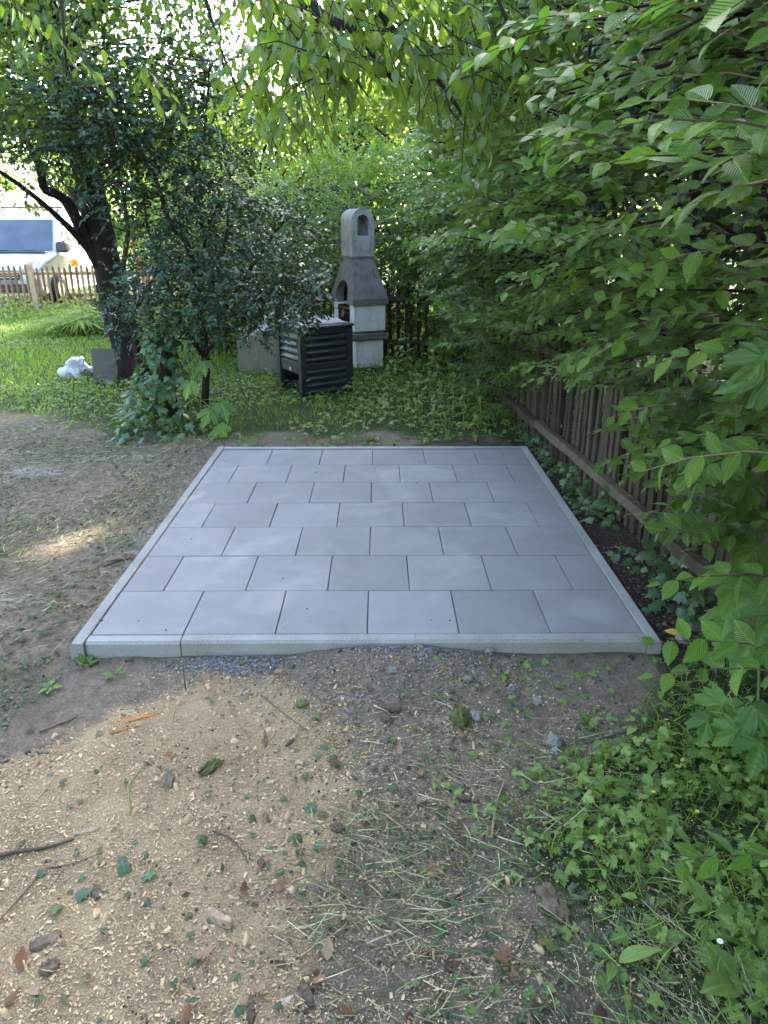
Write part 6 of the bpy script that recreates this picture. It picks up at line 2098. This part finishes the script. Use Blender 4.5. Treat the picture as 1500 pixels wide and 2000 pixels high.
flower(1398, 1851, 0.05, 0.009, 14, 'petal_white', 'petal_yellow', 'white daisy flower with yellow centre in the right weeds', 'daisy', 'daisy')
flower(1270, 1561, 0.06, 0.008, 5, 'petal_yellow', 'petal_yellow', 'yellow buttercup flower upper left in the right weeds', 'buttercup', 'buttercup_flower', 0.6)
flower(1354, 1600, 0.06, 0.008, 5, 'petal_yellow', 'petal_yellow', 'yellow buttercup flower further right among the weeds', 'buttercup', 'buttercup_flower', 0.6)

# red and white scrap
o = slat(1112, 1418, 0.018, 0.01, 0.003, R(20), 'red_paint', 'tiny red scrap on the soil near the buttercup', 'plastic_scrap', 'scrap')

# purple flowering plant behind the shrub
b0 = on(370, 690, -0.03)
PF = thing('purple_flower_plant', 'plant with pale purple flower heads seen through the evergreen shrub', 'flowering plant', b0)
heads = [(348, 524), (384, 518), (403, 530), (297, 484), (270, 563), (262, 545), (310, 462), (295, 530)]
st = MB()
for px_, py_ in heads:
    e = at(px_, py_, 7.2 if px_ > 330 else 7.4)
    bb = np.array([e[0] + random.uniform(-.1, .1), 7.8, -0.05])
    st.tube(smooth_path([bb, (bb + e) / 2 + np.array([0.03, 0.1, 0.1]), e], 7), 0.004, 4)
    m = MB()
    k = 46
    q = e + rand_dirs(k) * (rng.random((k, 1)) ** 0.4) * np.array([0.075, 0.06, 0.03])
    m.inst(T_CLOVER, q, rand_dirs(k, 0.3), rand_dirs(k) * 0.5 + np.array([0, -0.5, 0.8]), 0.026, 1.1, rng.random(k))
    m.build('flower_head', M['petal_purple'], PF)
st.build('stems', M['green_stem'], PF)

# daylily clump at the light fence
b0 = on(165, 655, -0.03)
DL = thing('daylily_clump', 'arching daylily clump with long grassy leaves by the light picket fence', 'daylily', b0)
m = MB()
tpb = blade(7, 0.016, 1.0)
for (dx, dy, k, sc) in ((0, 0, 170, 0.95), (-0.5, 0.35, 120, 0.75), (0.25, 0.6, 130, 1.1), (-0.15, 1.1, 110, 1.15)):
    a = rng.uniform(0, 2 * math.pi, k)
    f = np.stack([np.cos(a) * 0.55, np.sin(a) * 0.55, np.full(k, 1.0)], 1)
    nr = np.stack([np.cos(a), np.sin(a), np.full(k, -0.5)], 1)
    m.inst(tpb, np.array([b0[0] + dx, b0[1] + dy, 0]) + rng.normal(0, 0.08, (k, 3)) * np.array([1, 1, 0]), f, nr, rng.uniform(0.6, 1.1, k) * sc, 1.0, rng.uniform(0.2, 0.9, k))
stuff(m.build('leaf_blades', M['grass'], DL))
e = at(148, 514, 14.2)
m = MB().tube(smooth_path([(b0[0] - 0.1, b0[1] + 0.9, 0), (e + np.array([b0[0] - 0.1, b0[1] + 0.9, 0])) / 2 + np.array([0, 0, .05]), e], 8), 0.006, 4)
m.build('flower_stem', M['green_stem'], DL)
m = MB()
a = np.linspace(0, 2 * math.pi, 6, endpoint=False)
m.inst(ovate(5, 0.22, 0.2, -0.3, 0.6, 1.8), np.tile(e, (6, 1)), np.stack([np.cos(a), -0.5 + 0 * a, np.sin(a) + 0.4], 1), np.tile([0, -1, 0.2], (6, 1)), 0.11, 1.2, 0.5)
m.build('flower', M['petal_orange'], DL)

# low growth in front of the light fence
x = rng.uniform(-12, -3.5, 5200)
y = rng.normal(15.5, 0.45, 5200)
z = rng.exponential(0.11, 5200) * (0.4 + fbm(x * 1.5, y * 0.4, 2))
mb = MB()
mb.inst(T_LOW, np.stack([x, y, gz(x, y) + z], 1), rand_dirs(5200) - UP * 0.2, rand_dirs(5200, 0.6) + UP * 0.8 - np.array([0, 0.4, 0]), rng.uniform(0.06, 0.12, 5200), 1.2, np.clip(rng.normal(0.45, 0.25, 5200), 0, 1))
tag(stuff(mb.build('fence_weeds', M['weed'])), 'green undergrowth along the foot of the light picket fence', 'weeds')

# small red thing behind the hornbeam
V, F = lump(0.05, 0.03, 0.045, 12, 0.3, 2)
m = MB()
p = at(1345, 550, 4.6)
m.tube([(p[0], p[1], 0), (p[0], p[1], p[2] - 0.03)], 0.012, 6)
m.poly(V + p, F)
tag(m.build('red_marker', M['red_paint']), 'red knob on a stake glimpsed through the hornbeam leaves', 'stake')

# crumbs of dirt trodden onto the slabs
n = 150
x = rng.uniform(PX0 + 0.05, PX1 - 0.05, n)
y = rng.uniform(PY0 + 0.03, PY1 - 0.05, n)
k = rng.random(n) < 0.25 + 0.75 * np.maximum(sstep(0.3, 0.0, x - PX0), np.maximum(sstep(0.35, 0.0, PX1 - x), sstep(0.5, 0, y - PY0)))
x, y = x[k], y[k]
n = len(x)
yaw = rng.uniform(0, 6.28, n)
mb = MB()
mb.inst(T_CRUMB, np.stack([x, y, np.full(n, 0.002)], 1), np.stack([np.cos(yaw), np.sin(yaw), 0 * yaw], 1), np.tile(UP, (n, 1)), np.clip(rng.lognormal(math.log(0.005), 0.5, n), 0.002, 0.012), 0.9, rng.uniform(0, 0.9, n))
tag(stuff(mb.build('dirt_specks', M['crumb'], None, False)), 'tiny specks of dirt scattered on the patio slabs', 'dirt')
